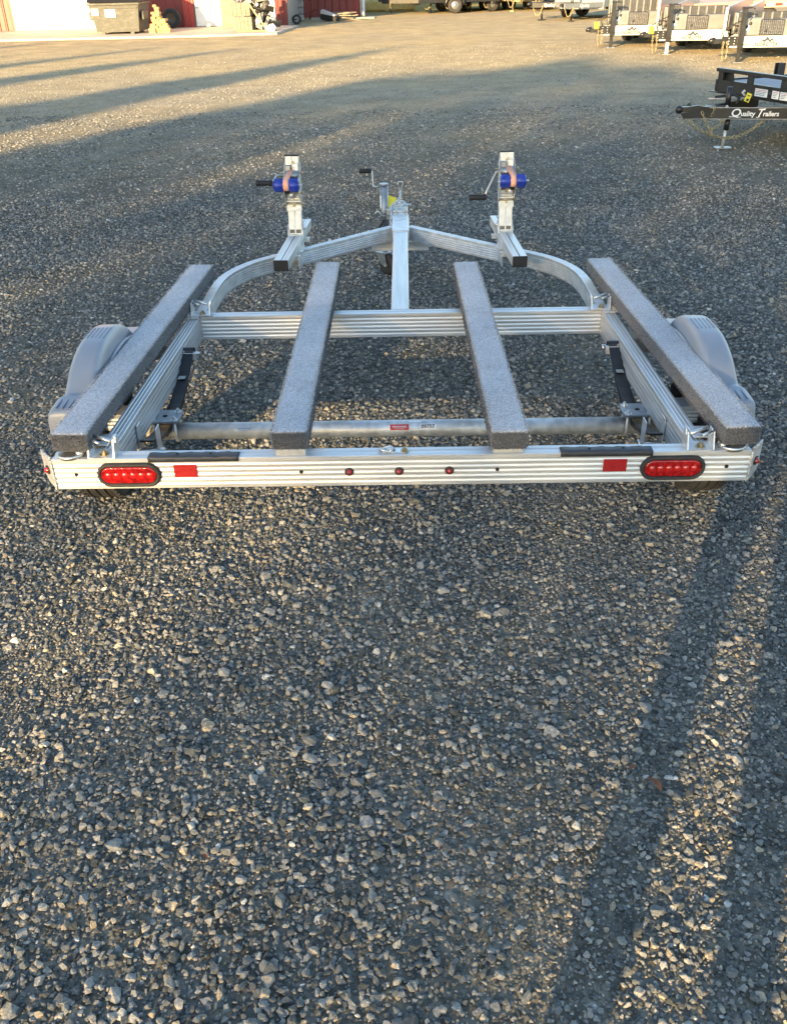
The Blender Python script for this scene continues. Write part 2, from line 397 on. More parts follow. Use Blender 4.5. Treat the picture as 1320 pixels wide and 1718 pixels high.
def view_keep(xs, ys, mg=.45):
    # the wedge in front of the camera plus a margin at each side
    return np.abs(xs-.02*(ys+2.3)) < .42*(ys+2.4)+mg+.35
S = []
cz = lambda lo, hi: (lambda c: np.clip((c-.36)/.28, 0, 1)*(hi-lo)+lo)
S.append(scatter(-3.2, 3.2, -1.9, 1.2, .040, cz(.05, .48), .020, .042, view_keep, .22, 1, lambda y: np.clip(.30+(.3-y)/1.6, .25, 1.1), .85))
S.append(scatter(-3.2, 3.2, -1.9, 1.2, .0148, cz(.55, 1.0), .011, .0240, view_keep, .32, 2, None, .5))
S.append(scatter(-3.2, 3.2, -1.9, 1.0, .0095, cz(1.0, .55), .0055, .0120, lambda x, y: view_keep(x, y, .1), .25, 3))
S.append(scatter(-4.4, 4.4, 1.2, 5.5, .045, cz(.08, .4), .020, .038, view_keep, .18, 4, None, .8))
S.append(scatter(-4.4, 4.4, 1.0, 5.5, .0185, cz(.6, 1.0), .012, .025, view_keep, .18, 5, None, .5))
S.append(scatter(-6, 6, 5.5, 10.5, .034, cz(.3, .8), .018, .034, view_keep, .06, 6, None, .5))
far_s = scatter(-11, 11, 10.5, 22, .05, .36, .020, .036, lambda x, y: view_keep(x, y) & (rng.random(len(x)) < np.clip((22-y)/11.5, 0, 1)), .04, 7)
far_s = (far_s[0], far_s[1], far_s[2], .45+.40*far_s[3]); S.append(far_s)
pos, rot, scl, tint = (np.concatenate([s[i] for s in S]) for i in range(4))
NV = 16
vidx = rng.integers(0, NV, len(pos))
print('stones', len(pos))
svar = bpy.data.collections.new('stone_shapes')
rs = random.Random(5)
for i in range(NV):
    bm = bmesh.new()
    n = rs.choice((9, 11, 13, 16, 20))
    for k in range(n):
        v = Vector((rs.gauss(0, 1), rs.gauss(0, 1), rs.gauss(0, 1))).normalized()
        e = rs.uniform(.85, 1.1)
        p_ = 1.0 if i % 3 else .75
        v = Vector((math.copysign(abs(v.x)**p_, v.x), math.copysign(abs(v.y)**p_, v.y), math.copysign(abs(v.z)**p_, v.z)))
        bm.verts.new(v*.5*e)
    r_ = bmesh.ops.convex_hull(bm, input=bm.verts[:])
    loose = [v for v in bm.verts if not v.link_faces]
    bmesh.ops.delete(bm, geom=loose, context='VERTS')
    me = bpy.data.meshes.new('stone_shape'); bm.to_mesh(me); bm.free(); me.materials.append(STONE)
    svar.objects.link(bpy.data.objects.new('stone_shape', me))
me = bpy.data.meshes.new('gravel'); me.vertices.add(len(pos)); me.vertices.foreach_set('co', pos.ravel())
for nm, ty, arr, fld in (('rot', 'FLOAT_VECTOR', rot, 'vector'), ('scl', 'FLOAT_VECTOR', scl, 'vector'), ('tint', 'FLOAT', tint, 'value'), ('vidx', 'INT', vidx.astype(np.int32), 'value')):
    a = me.attributes.new(nm, ty, 'POINT'); a.data.foreach_set(fld, arr.ravel())
gravel = bpy.data.objects.new('gravel', me); link(gravel)
tag(gravel, 'loose crushed grey stone covering the yard', 'gravel', kind='stuff')
ng = bpy.data.node_groups.new('scatter_stones', 'GeometryNodeTree')
ng.interface.new_socket('Geometry', in_out='INPUT', socket_type='NodeSocketGeometry'); ng.interface.new_socket('Geometry', in_out='OUTPUT', socket_type='NodeSocketGeometry')
gi = ng.nodes.new('NodeGroupInput'); go = ng.nodes.new('NodeGroupOutput')
ci = ng.nodes.new('GeometryNodeCollectionInfo'); ci.inputs[0].default_value = svar; ci.inputs[1].default_value = True; ci.inputs[2].default_value = True
iop = ng.nodes.new('GeometryNodeInstanceOnPoints'); iop.inputs['Pick Instance'].default_value = True
def na(n, t):
    x = ng.nodes.new('GeometryNodeInputNamedAttribute'); x.data_type = t; x.inputs[0].default_value = n; return x.outputs[0]
m2p = ng.nodes.new('GeometryNodeMeshToPoints')
ng.links.new(gi.outputs[0], m2p.inputs[0]); ng.links.new(m2p.outputs[0], iop.inputs['Points']); ng.links.new(ci.outputs[0], iop.inputs['Instance'])
ng.links.new(na('vidx', 'INT'), iop.inputs['Instance Index']); ng.links.new(na('scl', 'FLOAT_VECTOR'), iop.inputs['Scale'])
e2r = ng.nodes.new('FunctionNodeEulerToRotation'); ng.links.new(na('rot', 'FLOAT_VECTOR'), e2r.inputs[0]); ng.links.new(e2r.outputs[0], iop.inputs['Rotation'])
ng.links.new(iop.outputs[0], go.inputs[0])
gravel.modifiers.new('scatter', 'NODES').node_group = ng

# ------------------------------------------------------------------ trees behind the camera, whose shade lies on the yard
SD = Vector((math.sin(R(SUN_AZ)), math.cos(R(SUN_AZ)), 0)); SV = Vector((SD.y, -SD.x, 0))
TE = math.tan(R(SUN_EL)); S0 = 32.0
BARK = noisy(mat('bark', rough=.9), (.12, .09, .065), .4, (6, 6, 2), .6, (20, 20, 5))
LEAF = mat('leaf', (.06, .09, .03), .6)
LEAF.node_tree.nodes['Principled BSDF'].inputs['Base Color'].default_value = (.06, .09, .03, 1)
SPIRES = [(-24.5, 1.3, 21), (-22.0, 1.1, 17), (-19.9, .8, 19), (-17.6, .9, 15), (-15.6, .9, 17.5), (-13.2, 1.0, 17.5), (-9.55, 1.35, 18.8)]
BELT_V = [-6.6, -4.6, -2.7, -1.1, .7, 2.7, 4.7, 6.7, 8.8]
def belt_top(v):
    xs = [-7.3, -7.0, -6.3, -5.5, -4.7, -3.8, -2.8, -1.8, -.8, .5, 2, 3.5, 5, 7, 9.5]
    ys = [6.0, 12.5, 14.0, 14.4, 17.6, 15.6, 15.8, 14.6, 14.0, 13.6, 14.6, 13.4, 15.0, 14.0, 14.6]
    return np.interp(v, xs, ys)
def tau(v, s):
    v, s = v*.99939-s*.0349, s*.99939+v*.0349      # the row is laid out along an axis turned by two degrees
    t = np.zeros_like(v)
    for c, hw, tip in SPIRES:
        wd = hw*np.clip(1-np.clip((s-2)/(tip-2), 0, 1)**1.6, 0, 1)
        wd = wd*(.85+.5*(vnoise(s+c*3, v*0, .9)-.5))
        t = np.where((np.abs(v-c) < wd) & (s < tip), 3.2, t)
    inb = (v > -7.35) & (v < 9.6) & (s < belt_top(v)+(vnoise(v, s*0, 2.2)-.5)*1.0)
    nz = fbm(v, s*.45, .8, 3)
    body = 2.0+2.8*np.clip((nz-.40)/.25, 0, 1)
    body = np.where(s > 10, np.maximum(body, 2.2), body)
    # thinner column between two crowns
    gap = np.exp(-((v+4.45)/.42)**2)*np.clip((10.5-s)/3, 0, 1)
    body = body*(1-.78*gap)
    gap2 = np.exp(-((v+7.0)/.3)**2); body = body*(1-.3*gap2)
    near = np.clip((3.4-s)/1.6, 0, 1)
    nf = .34+.85*np.clip((fbm(v+4, s*.6, 1.2, 3)-.4)/.25, 0, 1)+.4*np.clip((-v-.9)/1.0, 0, 1.3)
    mid = np.clip((s-1.87-.45*v)/.12, 0, 1)*np.clip((4.4-s)/.8, 0, 1)*np.clip((3-np.abs(v))/.5, 0, 1)
    lit = np.exp(-((v+1.02)/.26)**2)*np.clip((2.6-s)/.8, 0, 1)
    nf = nf+.3*np.clip((s+.6)/.8, 0, 1)
    nf = nf+.5*np.clip((v+.2)/.8, 0, 1)*np.clip((s-.8)/.4, 0, 1)
    nf = nf+1.1*np.clip((v+.7)/.4, 0, 1)*np.clip((s-.95)/.3, 0, 1)
    nf = nf*(1-.9*lit*(s < 1.8))
    nf = nf*(1-mid)+3.0*mid
    near = np.maximum(near, mid)
    body = body*(1-near)+nf*near
    return np.where(inb, body, t)
LA = .19; g_ = np.random.default_rng(21)
def leaves():
    out = []
    a = LA*LA*.155
    nmax = 4.2
    area = (9.6+26.0)*(22+9)*TE
    n = int(area*nmax/a)
    v = g_.uniform(-26, 9.6, n); s = g_.uniform(-9, 22, n)
    k = g_.random(n)*nmax < tau(v, s); v, s = v[k], s[k]
    sp = -S0+g_.uniform(-1.2, 1.2, len(v)); z = (s-sp)*TE
    return v, sp, z
lv, ls, lz = leaves()
cent = np.array([c for c, _, _ in SPIRES]+BELT_V)
own = np.argmin(np.abs(lv[:, None]-cent[None, :]), 1)
ORD = 'first second third fourth fifth sixth seventh eighth ninth tenth eleventh twelfth thirteenth fourteenth fifteenth sixteenth'.split()
for ti, c in enumerate(cent):
    k = np.where(own == ti)[0]
    if len(k) == 0: continue
    tip = max(lz[k])
    base = SD*(-S0)+SV*float(c)
    tr = empty('tree', ORD[ti]+' tree from the left in the row behind the photographer', 'tree', base, 0, 'row of trees behind the photographer')
    rt = random.Random(ti)
    mb = MB(); H = float(tip)*.93
    mb.tube([(rt.uniform(-.08, .08)*(i > 0), rt.uniform(-.08, .08)*(i > 0), H*i/6-.05*(i == 0)) for i in range(7)], [.17*(1-i/6.6)+.02 for i in range(7)], 8)
    for b in range(14):
        z0 = rt.uniform(2.5, H*.92); a = rt.uniform(0, 6.28); ln = rt.uniform(.5, 1.0)*(1-.5*z0/H)
        mb.tube([(0, 0, z0), (math.cos(a)*ln*.6, math.sin(a)*ln*.6, z0+.25*ln), (math.cos(a)*ln, math.sin(a)*ln, z0+.6*ln)], [.045, .028, .01], 5)
    mb.build('trunk', BARK, tr)
    n = len(k); P = np.outer(ls[k], SD)+np.outer(lv[k], SV); P[:, 2] = lz[k]; P -= np.array(base)
    d1 = g_.normal(size=(n, 3)); d1 /= np.linalg.norm(d1, axis=1)[:, None]
    d2 = np.cross(d1, g_.normal(size=(n, 3))); d2 /= np.linalg.norm(d2, axis=1)[:, None]
    q_ = np.stack([P-d1*LA*.5, P+d2*LA*.31, P+d1*LA*.5, P-d2*LA*.31], 1).reshape(-1, 3)
    me = bpy.data.meshes.new('crown'); me.from_pydata(q_.tolist(), [], np.arange(4*n).reshape(n, 4).tolist()); me.materials.append(LEAF)
    link(bpy.data.objects.new('crown', me), tr)
print('leaves', len(lv))

# ------------------------------------------------------------------ photographer (behind the camera, shadow in the lower right)
def skin(name, verts, edges, radii, mt, parent, root=0, sub=1):
    me = bpy.data.meshes.new(name); me.from_pydata(verts, edges, []); me.materials.append(mt)
    o = bpy.data.objects.new(name, me); link(o, parent)
    sk_ = o.modifiers.new('skin', 'SKIN'); sk_.use_smooth_shade = True
    for i, r_ in enumerate(radii):
        rr = r_ if isinstance(r_, tuple) else (r_, r_)
        me.skin_vertices[0].data[i].radius = rr; me.skin_vertices[0].data[i].use_root = (i == root)
    s_ = o.modifiers.new('sub', 'SUBSURF'); s_.levels = sub; s_.render_levels = sub
    return o
JEANS = noisy(mat('denim', rough=.85), (.05, .07, .11), .3, (60, 60, 60)); JACKET = noisy(mat('jacket_cloth', rough=.8), (.06, .06, .06), .2, (50, 50, 50))
SKINM = noisy(mat('skin', rough=.5), (.55, .34, .24), .08, (20, 20, 20)); HAIR = mat('hair', (.05, .035, .02), .7); BOOT = mat('boot_leather', (.05, .035, .025), .6)
pp = empty('person', 'person in dark jacket and jeans holding up a phone to take the picture', 'person', (-.10, -2.66, 0))
skin('trousers', [(0, 0, .93), (-.1, 0, .86), (-.135, .02, .48), (-.155, 0, .08), (.1, 0, .86), (.135, .02, .48), (.155, 0, .08), (0, 0, 1.02)],
     [(0, 1), (1, 2), (2, 3), (0, 4), (4, 5), (5, 6), (0, 7)], [(.14, .1), .095, .068, .058, .095, .068, .058, (.15, .1)], JEANS, pp)
skin('jacket', [(0, 0, 1.0), (0, .01, 1.22), (0, 0, 1.42), (-.19, 0, 1.43), (-.26, .07, 1.2), (-.10, .235, 1.47), (.19, 0, 1.43), (.34, .10, 1.22), (.20, .22, 1.47), (0, 0, 1.50)],
     [(0, 1), (1, 2), (2, 3), (3, 4), (4, 5), (2, 6), (6, 7), (7, 8), (2, 9)], [(.16, .11), (.155, .11), (.17, .11), .07, .05, .038, .07, .05, .038, .06], JACKET, pp)
skin('head', [(0, 0, 1.47), (0, 0, 1.54), (0, .01, 1.60), (0, .0, 1.69), (0, .0, 1.76), (0, .10, 1.645)], [(0, 1), (1, 2), (2, 3), (3, 4), (2, 5)],
     [.055, .055, (.072, .085), (.078, .098), .05, .012], SKINM, pp, 0, 2)
skin('hair', [(0, -.02, 1.66), (0, -.02, 1.72), (0, -.01, 1.775)], [(0, 1), (1, 2)], [(.08, .09), (.086, .10), .05], HAIR, pp, 0, 2)
for sx in (-1, 1):
    skin('boot', [(sx*.155, -.05, .06), (sx*.157, .04, .05), (sx*.165, .16, .035)], [(0, 1), (1, 2)], [.05, .048, .035], BOOT, pp)
for hx, hy, hz, sx in ((-.095, .245, 1.50, -1), (.195, .235, 1.50, 1)):
    V_ = [(hx, hy-.02, hz-.03), (hx, hy, hz+.035)]; E_ = [(0, 1)]; RR = [.026, (.036, .018)]
    for k in range(4):
        b0 = len(V_); zz = hz+.02+.022*k
        V_ += [(hx+sx*-.01, hy+.01, zz), (hx-sx*-.0+ -sx*.03*1.0, hy+.028, zz+.006), (hx-sx*.055*(1-.12*abs(k-1.5)), hy+.022, zz+.008)]
        E_ += [(1, b0), (b0, b0+1), (b0+1, b0+2)]; RR += [.0095, .009, .008]
    b0 = len(V_); V_ += [(hx-sx*.02, hy-.012, hz+.03), (hx-sx*.05, hy-.006, hz+.05)]; E_ += [(1, b0), (b0, b0+1)]; RR += [.011, .009]
    skin('hand', V_, E_, RR, SKINM, pp)
ph = MB().box(-.075, .075, -.0045, .0045, -.037, .037, Matrix.Translation((.03, -2.362, 1.625)) @ Matrix.Rotation(R(-31), 4, 'X'), .003).build('phone', PLASTK)
tag(ph, 'black smartphone held up in both hands of the person', 'phone')

# ------------------------------------------------------------------ building and concrete apron
CONC = noisy(mat('concrete', rough=.85), (.42, .38, .32), .15, (1.2, 1.2, 1.2), .3, (30, 30, 30))
REDM = noisy(mat('red_metal_siding', rough=.45), (.34, .035, .028), .12, (1.5, 1.5, .6), .05)
REDD = noisy(mat('dark_red_paint', rough=.55), (.17, .025, .022), .2, (2, 2, 1))
DOORW = noisy(mat('white_garage_door', rough=.5), (.80, .78, .70), .05, (.6, .6, 1.5))
TRIMW = noisy(mat('grey_metal_trim', rough=.45), (.30, .28, .25), .2, (3, 3, 1)); ROOFM = noisy(mat('roof_metal', rough=.4), (.25, .24, .23), .1)
TAN = noisy(mat('weathered_plywood', rough=.8), (.30, .23, .15), .3, (2, 2, 5), .2); BLOCKM = noisy(mat('grey_stone_block', rough=.9), (.26, .25, .24), .3, (5, 5, 5), .5, (20, 20, 20))
ap = MB().prism([(-16, 25.85), (-5.5, 25.95), (-3.55, 26.3), (-3.3, 29.9), (-16, 29.9)], 'z', -.12, .05).build('concrete_apron', CONC); tag(ap, kind='structure')
ap2 = MB().box(-3.3, 4-5, 34.2, 34.95, -.1, .03).build('concrete_strip', CONC); tag(ap2, kind='structure')

bd = empty('workshop_building', 'red metal workshop with white roll-up garage doors along the concrete apron', 'building', (-9, 30, 0))
def part(mb, name, mt, par=bd, label=None, off=(9, -30, 0)):
    mb.v = [(v[0]+off[0], v[1]+off[1], v[2]+off[2]) for v in mb.v]; return mb.build(name, mt, par, label)
def siding(x0, x1, y, z0, z1, par, off, mt=REDM, step=.23, name='wall_panel'):
    x = x0
    while x < x1-.02:
        xe = min(x+step, x1)
        mb = MB().prism([(x+.004, y+.02), (x+.004, y), (x+.03, y-.022), (x+.06, y-.022), (x+.085, y), (xe-.002, y), (xe-.002, y+.02)] if xe-x > .1 else [(x+.004, y+.02), (x+.004, y), (xe, y), (xe, y+.02)], 'z', z0, z1)
        part(mb, name, mt, par, None, off); x = xe
OB = (9, -30, 0)
part(MB().box(-16, -3.62, 30.06, 34.9, .0, 4.2), 'wall', TRIMW)
part(MB().prism([(29.6, 4.2), (45.4, 4.2), (37.5, 6.2)], 'x', -16.4, -3.3), 'roof', ROOFM)
siding(-15.9, -12.37, 30.03, .05, 4.2, bd, OB)
part(MB().box(-12.36, -12.27, 29.98, 30.05, .05, 3.2), 'door_jamb', TRIMW); part(MB().box(-12.26, -12.20, 29.97, 30.05, .05, 3.2), 'door_jamb', DOORW)
def gdoor(x0, x1, h=3.0):
    d = part(MB().box(x0, x1, 30.035, 30.055, .05, h), 'garage_door', TRIMW)
    z = .06
    while z < h-.05:
        mb = MB().box(x0+.01, x1-.01, 30.0, 30.034, z, min(z+.52, h)-.008, None, .006)
        mb.v = [(v[0]+9, v[1]-30, v[2]) for v in mb.v]; mb.build('door_panel', DOORW, d); z += .53
gdoor(-12.2, -8.15); gdoor(-6.55, -4.0)
siding(-8.13, -6.93, 30.03, .05, 4.2, bd, OB, REDD, .3, 'dark_door_panel')
siding(-6.92, -6.57, 29.99, .05, 4.2, bd, OB, REDM, .17)
siding(-3.98, -3.62, 29.99, .05, 4.2, bd, OB, REDD, .18)
part(MB().box(-12.4, -3.6, 29.97, 30.03, 3.2, 4.2), 'door_header', REDM)

b2 = empty('red_shed_wing', 'dark red metal wing of the workshop with a grey downspout, set back from the doors', 'building', (-2.5, 35, 0))
O2 = (2.5, -35, 0)
part(MB().box(-3.6, -1.5, 35.03, 45, 0, 4.2), 'wall', TRIMW, b2, None, O2)
siding(-3.6, -1.53, 35.0, .04, 4.2, b2, O2, REDD, .26)
part(MB().box(-3.9, -1.1, 34.7, 45.4, 4.2, 4.5), 'roof', ROOFM, b2, None, O2)
part(MB().box(-1.50, -1.36, 34.93, 35.05, .05, 4.2, None, .02), 'corner_trim', DOORW, b2, None, O2)
part(MB().tube([(-1.42, 34.86, 4.2), (-1.42, 34.86, .22), (-1.40, 34.70, .08)], .05, 8), 'downspout', GALV, b2, None, O2)
ks = random.Random(3)
bl = empty('block_stack', 'stack of grey retaining wall blocks standing against the red wing', 'blocks', (-3.72, 33.4, 0))
for zi in range(4):
    for xi in range(2):
        MB().box(-.27+xi*.28, -.01+xi*.28, -.2, .2, .02+zi*.2, .02+zi*.2+.185, None, .02).build('block', BLOCKM, bl).rotation_euler.z = ks.uniform(-.05, .05)

# dumpster
DUMP = noisy(mat('worn_dumpster_paint', rough=.6), (.055, .058, .05), .5, (4, 4, 4), .2, (20, 20, 20))
b_ = DUMP.node_tree.nodes['Principled BSDF']
nn = N(DUMP, 'ShaderNodeTexNoise'); nn.inputs['Scale'].default_value = 1; nn.inputs['Detail'].default_value = 7; nn.inputs['Roughness'].default_value = .75
L(DUMP, coords(DUMP, (5, 5, 16)), nn.inputs['Vector'])
mxd = N(DUMP, 'ShaderNodeMix', data_type='RGBA'); mxd.inputs['A'].default_value = (.055, .058, .05, 1); mxd.inputs['B'].default_value = (.14, .145, .135, 1)
L(DUMP, ramp(DUMP, nn.outputs[0], [(.48, (.05, .05, .05)), (.72, (.9, .9, .9))]), mxd.inputs['Factor']); L(DUMP, mxd.outputs['Result'], b_.inputs['Base Color'])
dp = empty('dumpster', 'scuffed dark steel dumpster with white notices, in front of the white garage door', 'dumpster', (-8.28, 27.1, .05), R(2))
def hexa(b, t, z0, z1):
    (x0, x1, y0, y1), (X0, X1, Y0, Y1) = b, t
    return [(x0, y0, z0), (x1, y0, z0), (x1, y1, z0), (x0, y1, z0), (X0, Y0, z1), (X1, Y0, z1), (X1, Y1, z1), (X0, Y1, z1)], [(0, 1, 2, 3), (4, 5, 6, 7), (0, 1, 5, 4), (1, 2, 6, 5), (2, 3, 7, 6), (3, 0, 4, 7)]
mb = MB(); mb.add(*hexa((-.60, .62, 0, 1.35), (-.72, .70, -.04, 1.45), .06, .74)); mb.build('bin_body', DUMP, dp)
MB().box(-.76, .74, -.08, 1.48, .74, .80, None, .01).box(-.68, .66, -.065, -.042, .66, .69).build('rim', DUMP, dp)
mb = MB(); mb.add(*hexa((-.75, .73, -.1, 1.5), (-.75, .73, .4, 1.5), .81, 1.15)); mb.build('lid', PLASTK, dp)
for sx in (-1, 1):
    MB().box(sx*.74-.05+(sx > 0)*.02, sx*.74+.05, .12, .75, .36, .58, None, .01).build('fork_pocket', DUMP, dp)
    MB().box(sx*.42-.05, sx*.42+.05, 0, .12, 0, .06).build('foot', DUMP, dp)
    MB().box(sx*.42-.05, sx*.42+.05, 1.2, 1.32, 0, .06).build('foot', DUMP, dp)
MB().box(-.66, -.46, -.052, -.047, .49, .67).build('notice', PAPER, dp); MB().box(-.28, .02, -.050, -.045, .44, .64).build('notice', PAPER, dp)
MB().box(-.25, -.01, -.054, -.051, .52, .535).build('notice_line', TRIMW, dp)

PINE = noisy(mat('fresh_pine', rough=.7), (.52, .33, .13), .2, (6, 40, 40)); GREYW = noisy(mat('grey_weathered_wood', rough=.85), (.20, .18, .14), .3, (3, 30, 30), .2)
wp = empty('lumber_offcut_stack', 'rough tower of yellow pine offcuts beside the dumpster', 'wood stack', (-7.13, 27.5, .05))
z = 0
for lay, (n_, hw) in enumerate([(3, .30), (3, .31), (2, .27), (3, .24), (2, .20), (2, .22), (2, .13), (1, .1), (2, .12), (1, .06), (1, .06), (1, .05)]):
    for k in range(n_):
        x = -hw+(2*hw)*(k+.5)/n_ if n_ > 1 else ks.uniform(-.04, .04)
        o = MB().box(-.5*1.9*hw/n_, .5*1.9*hw/n_, -.13, .13, 0, .058, None, .005).build('board', PINE, wp)
        o.location = (x-.06*(lay > 5), ks.uniform(-.05, .05), z); o.rotation_euler.z = ks.uniform(-.15, .15)
    z += .060

WL = lambda r, wd: [(r*.55, -wd*.42), (r*.60, -wd*.5), (r*.93, -wd*.48), (r, -wd*.36), (r*1.005, 0), (r, wd*.36), (r*.93, wd*.48), (r*.60, wd*.5), (r*.55, wd*.42), (r*.55, -wd*.42)]
SCRR = noisy(mat('rusty_rim', rough=.6), (.09, .07, .05), .3, (9, 9, 9))
tw = empty('loose_wheel', 'black tyre leaning against the dark red door behind the pine stack', 'wheel', (-7.22, 29.55, .05), 0)
MB().lathe(WL(.28, .2), (0, 0, .28), 'y', 28).build('tyre', TYRE, tw)
MB().lathe([(.001, -.02), (.10, -.03), (.145, -.07), (.155, -.08), (.155, .08)], (0, 0, .28), 'y', 24).build('rim', SCRR, tw)

pw = MB().box(-5.66, -5.24, 29.55, 29.58, .05, 1.3); o = pw.build('plywood_sheet', TAN); tag(o, 'tan plywood sheet standing against the white garage door behind the scrap heap', 'plywood')
cr = empty('scrap_crate', 'grey weathered wooden crate, one box on another, filled with scrap', 'crate', (-4.72, 27.55, .05), R(-4))
for (z0, z1, x0, x1) in ((.0, .36, -.26, .31), (.38, .72, -.36, .28)):
    nb = 5
    for k in range(nb):
        xa = x0+(x1-x0)*k/nb
        MB().box(xa+.003, xa+(x1-x0)/nb-.003, ks.uniform(-.012, 0), .02, z0, z1, None, .004).build('board', GREYW, cr)
    MB().box(x0, x1, .022, .5, z0, z1-.02).build('crate_box', GREYW, cr)
SCR = noisy(mat('scrap_metal', rough=.5, metal=.5), (.10, .10, .10), .6, (5, 5, 5))
sh = empty('scrap_heap', 'jagged pile of black scrap metal and sheet offcuts beside the wooden crate', 'scrap', (-4.05, 27.9, .05))
for k in range(80):
    a, b, c_ = ks.uniform(.06, .24), ks.uniform(.03, .12), ks.uniform(.006, .03)
    o = MB().box(-a, a, -b, b, -c_, c_, None, .003).build('scrap_piece', ks.choice([SCR, SCR, PLASTK, GALV, GREYW]), sh)
    t = ks.random(); o.location = (-.62+ks.uniform(0, .95)*(1-.35*t), ks.uniform(-.3, .35), .06+t*.95); o.rotation_euler = (ks.uniform(-1.2, 1.2), ks.uniform(-1.2, 1.2), ks.uniform(0, 3.1))
for k in range(14):
    o = MB().box(-.14, .14, -.02, .02, -.004, .004, None, .001).build('scrap_strip', WHITEP if k % 2 else GALV, sh)
    o.location = (-.85+ks.uniform(0, .8), ks.uniform(-.25, .2), .70+ks.uniform(0, .25)); o.rotation_euler = (ks.uniform(-1, 1), ks.uniform(-1, 1), ks.uniform(0, 3))
o = MB().box(-.02, .02, -.02, .02, -.42, .42).build('wooden_stick', PINE); o.location = (-4.22, 27.35, .44); o.rotation_euler = (R(-8), R(-36), 0)
tag(o, 'pale wooden stick leaning across the scrap heap', 'stick')
o = MB().prism([(-.14, 0), (.12, .0), (.17, .1), (.1, .19), (-.03, .16), (-.12, .12)], 'y', -.09, .09).build('plastic_bag', noisy(mat('pale_blue_plastic', rough=.4), (.55, .60, .68), .2, (12, 12, 12), .5, (20, 20, 20)))
o.location = (-3.83, 27.1, .05); tag(o, 'small pale blue and white bag lying at the foot of the scrap heap', 'bag')
for k, (x, y, rz, ln) in enumerate(((-4.35, 26.95, .10, .42), (-4.25, 27.12, -.08, .36))):
    o = MB().box(-ln, ln, -.05, .05, 0, .03, None, .004).build('plank', PINE); o.location = (x, y, .052); o.rotation_euler.z = rz
    tag(o, ('pale plank lying flat on the apron in front of the scrap heap, nearer one', 'pale plank lying flat against the foot of the scrap heap, farther one')[k], 'plank', 'planks at the scrap heap')
ht = empty('hand_truck', 'black hand truck lying tipped over by the stone blocks', 'hand truck', (-3.75, 31.2, 0))
for sx in (-.28, .28): MB().lathe(WL(.15, .08), (sx, 0, .15), 'y', 18).build('wheel', TYRE, ht)
MB().tube([(-.28, 0, .15), (.28, 0, .15)], .02, 8).tube([(-.1, 0, .15), (-.1, .8, .12), (.2, .8, .12), (.2, 0, .15)], .018, 6).build('frame', BLACKP, ht)
mc = empty('pressure_hose_unit', 'small black and white yard machine with a bent red hose by the red wing', 'machine', (-2.62, 32.9, 0), R(-20))
MB().box(-.25, .3, -.12, .12, .16, .30, Matrix.Rotation(R(18), 4, 'Y'), .02).build('housing', WHITEP, mc)
MB().box(-.2, .42, -.14, .14, .03, .22, Matrix.Rotation(R(10), 4, 'Y'), .03).build('base', PLASTK, mc)
MB().tube([(-.2, 0, .28), (-.42, 0, .36), (-.6, 0, .26), (-.62, 0, .05)], .025, 8).build('hose', REDD, mc)
lp = empty('timber_scrap', 'low heap of grey timber scraps lying at the foot of the red wing', 'timber', (-1.95, 33.2, 0))
for k in range(9):
    o = MB().box(-.45, .45, -.035, .035, -.015, .015, None, .003).build('board', GREYW, lp); o.location = (ks.uniform(-.3, .3), ks.uniform(-.25, .25), .04+.024*k); o.rotation_euler = (0, ks.uniform(-.12, .12), ks.uniform(-.5, .5))

# ------------------------------------------------------------------ chains
def chain(mb, pts, link_=.030, wr=.0035, n=4):
    pts = [Vector(p) for p in pts]
    seg = [(pts[i+1]-pts[i]).length for i in range(len(pts)-1)]; tot = sum(seg); nl = max(2, int(tot/(link_*.72)))
    def at(d):
        for i, s_ in enumerate(seg):
            if d <= s_ or i == len(seg)-1: return pts[i].lerp(pts[i+1], min(1, d/s_))
            d -= s_
    for k in range(nl):
        a = at(tot*k/nl); b = at(tot*(k+1)/nl); c = (a+b)/2; t = (b-a).normalized()
        ref = Vector((0, 0, 1)) if abs(t.z) < .9 else Vector((1, 0, 0))
        u = t.cross(ref).normalized(); v = t.cross(u)
        sd = (u if k % 2 else v); sd = (sd+(v if k % 2 else u)*.35).normalized()
        ring = []
        hl, hw = link_*.5, link_*.30
        for j in range(9):
            ang = 2*math.pi*j/8
            ring.append(c+t*(hl-hw*.6)*(1 if math.cos(ang) > .1 else -1 if math.cos(ang) < -.1 else 0)+t*hw*.6*math.cos(ang)+sd*hw*math.sin(ang))
        mb.tube(ring, wr, n, False)
    return mb
def sag(a, b, d, n=14):
    a, b = Vector(a), Vector(b)
    return [a.lerp(b, i/n)-Vector((0, 0, d*4*(i/n)*(1-i/n))) for i in range(n+1)]

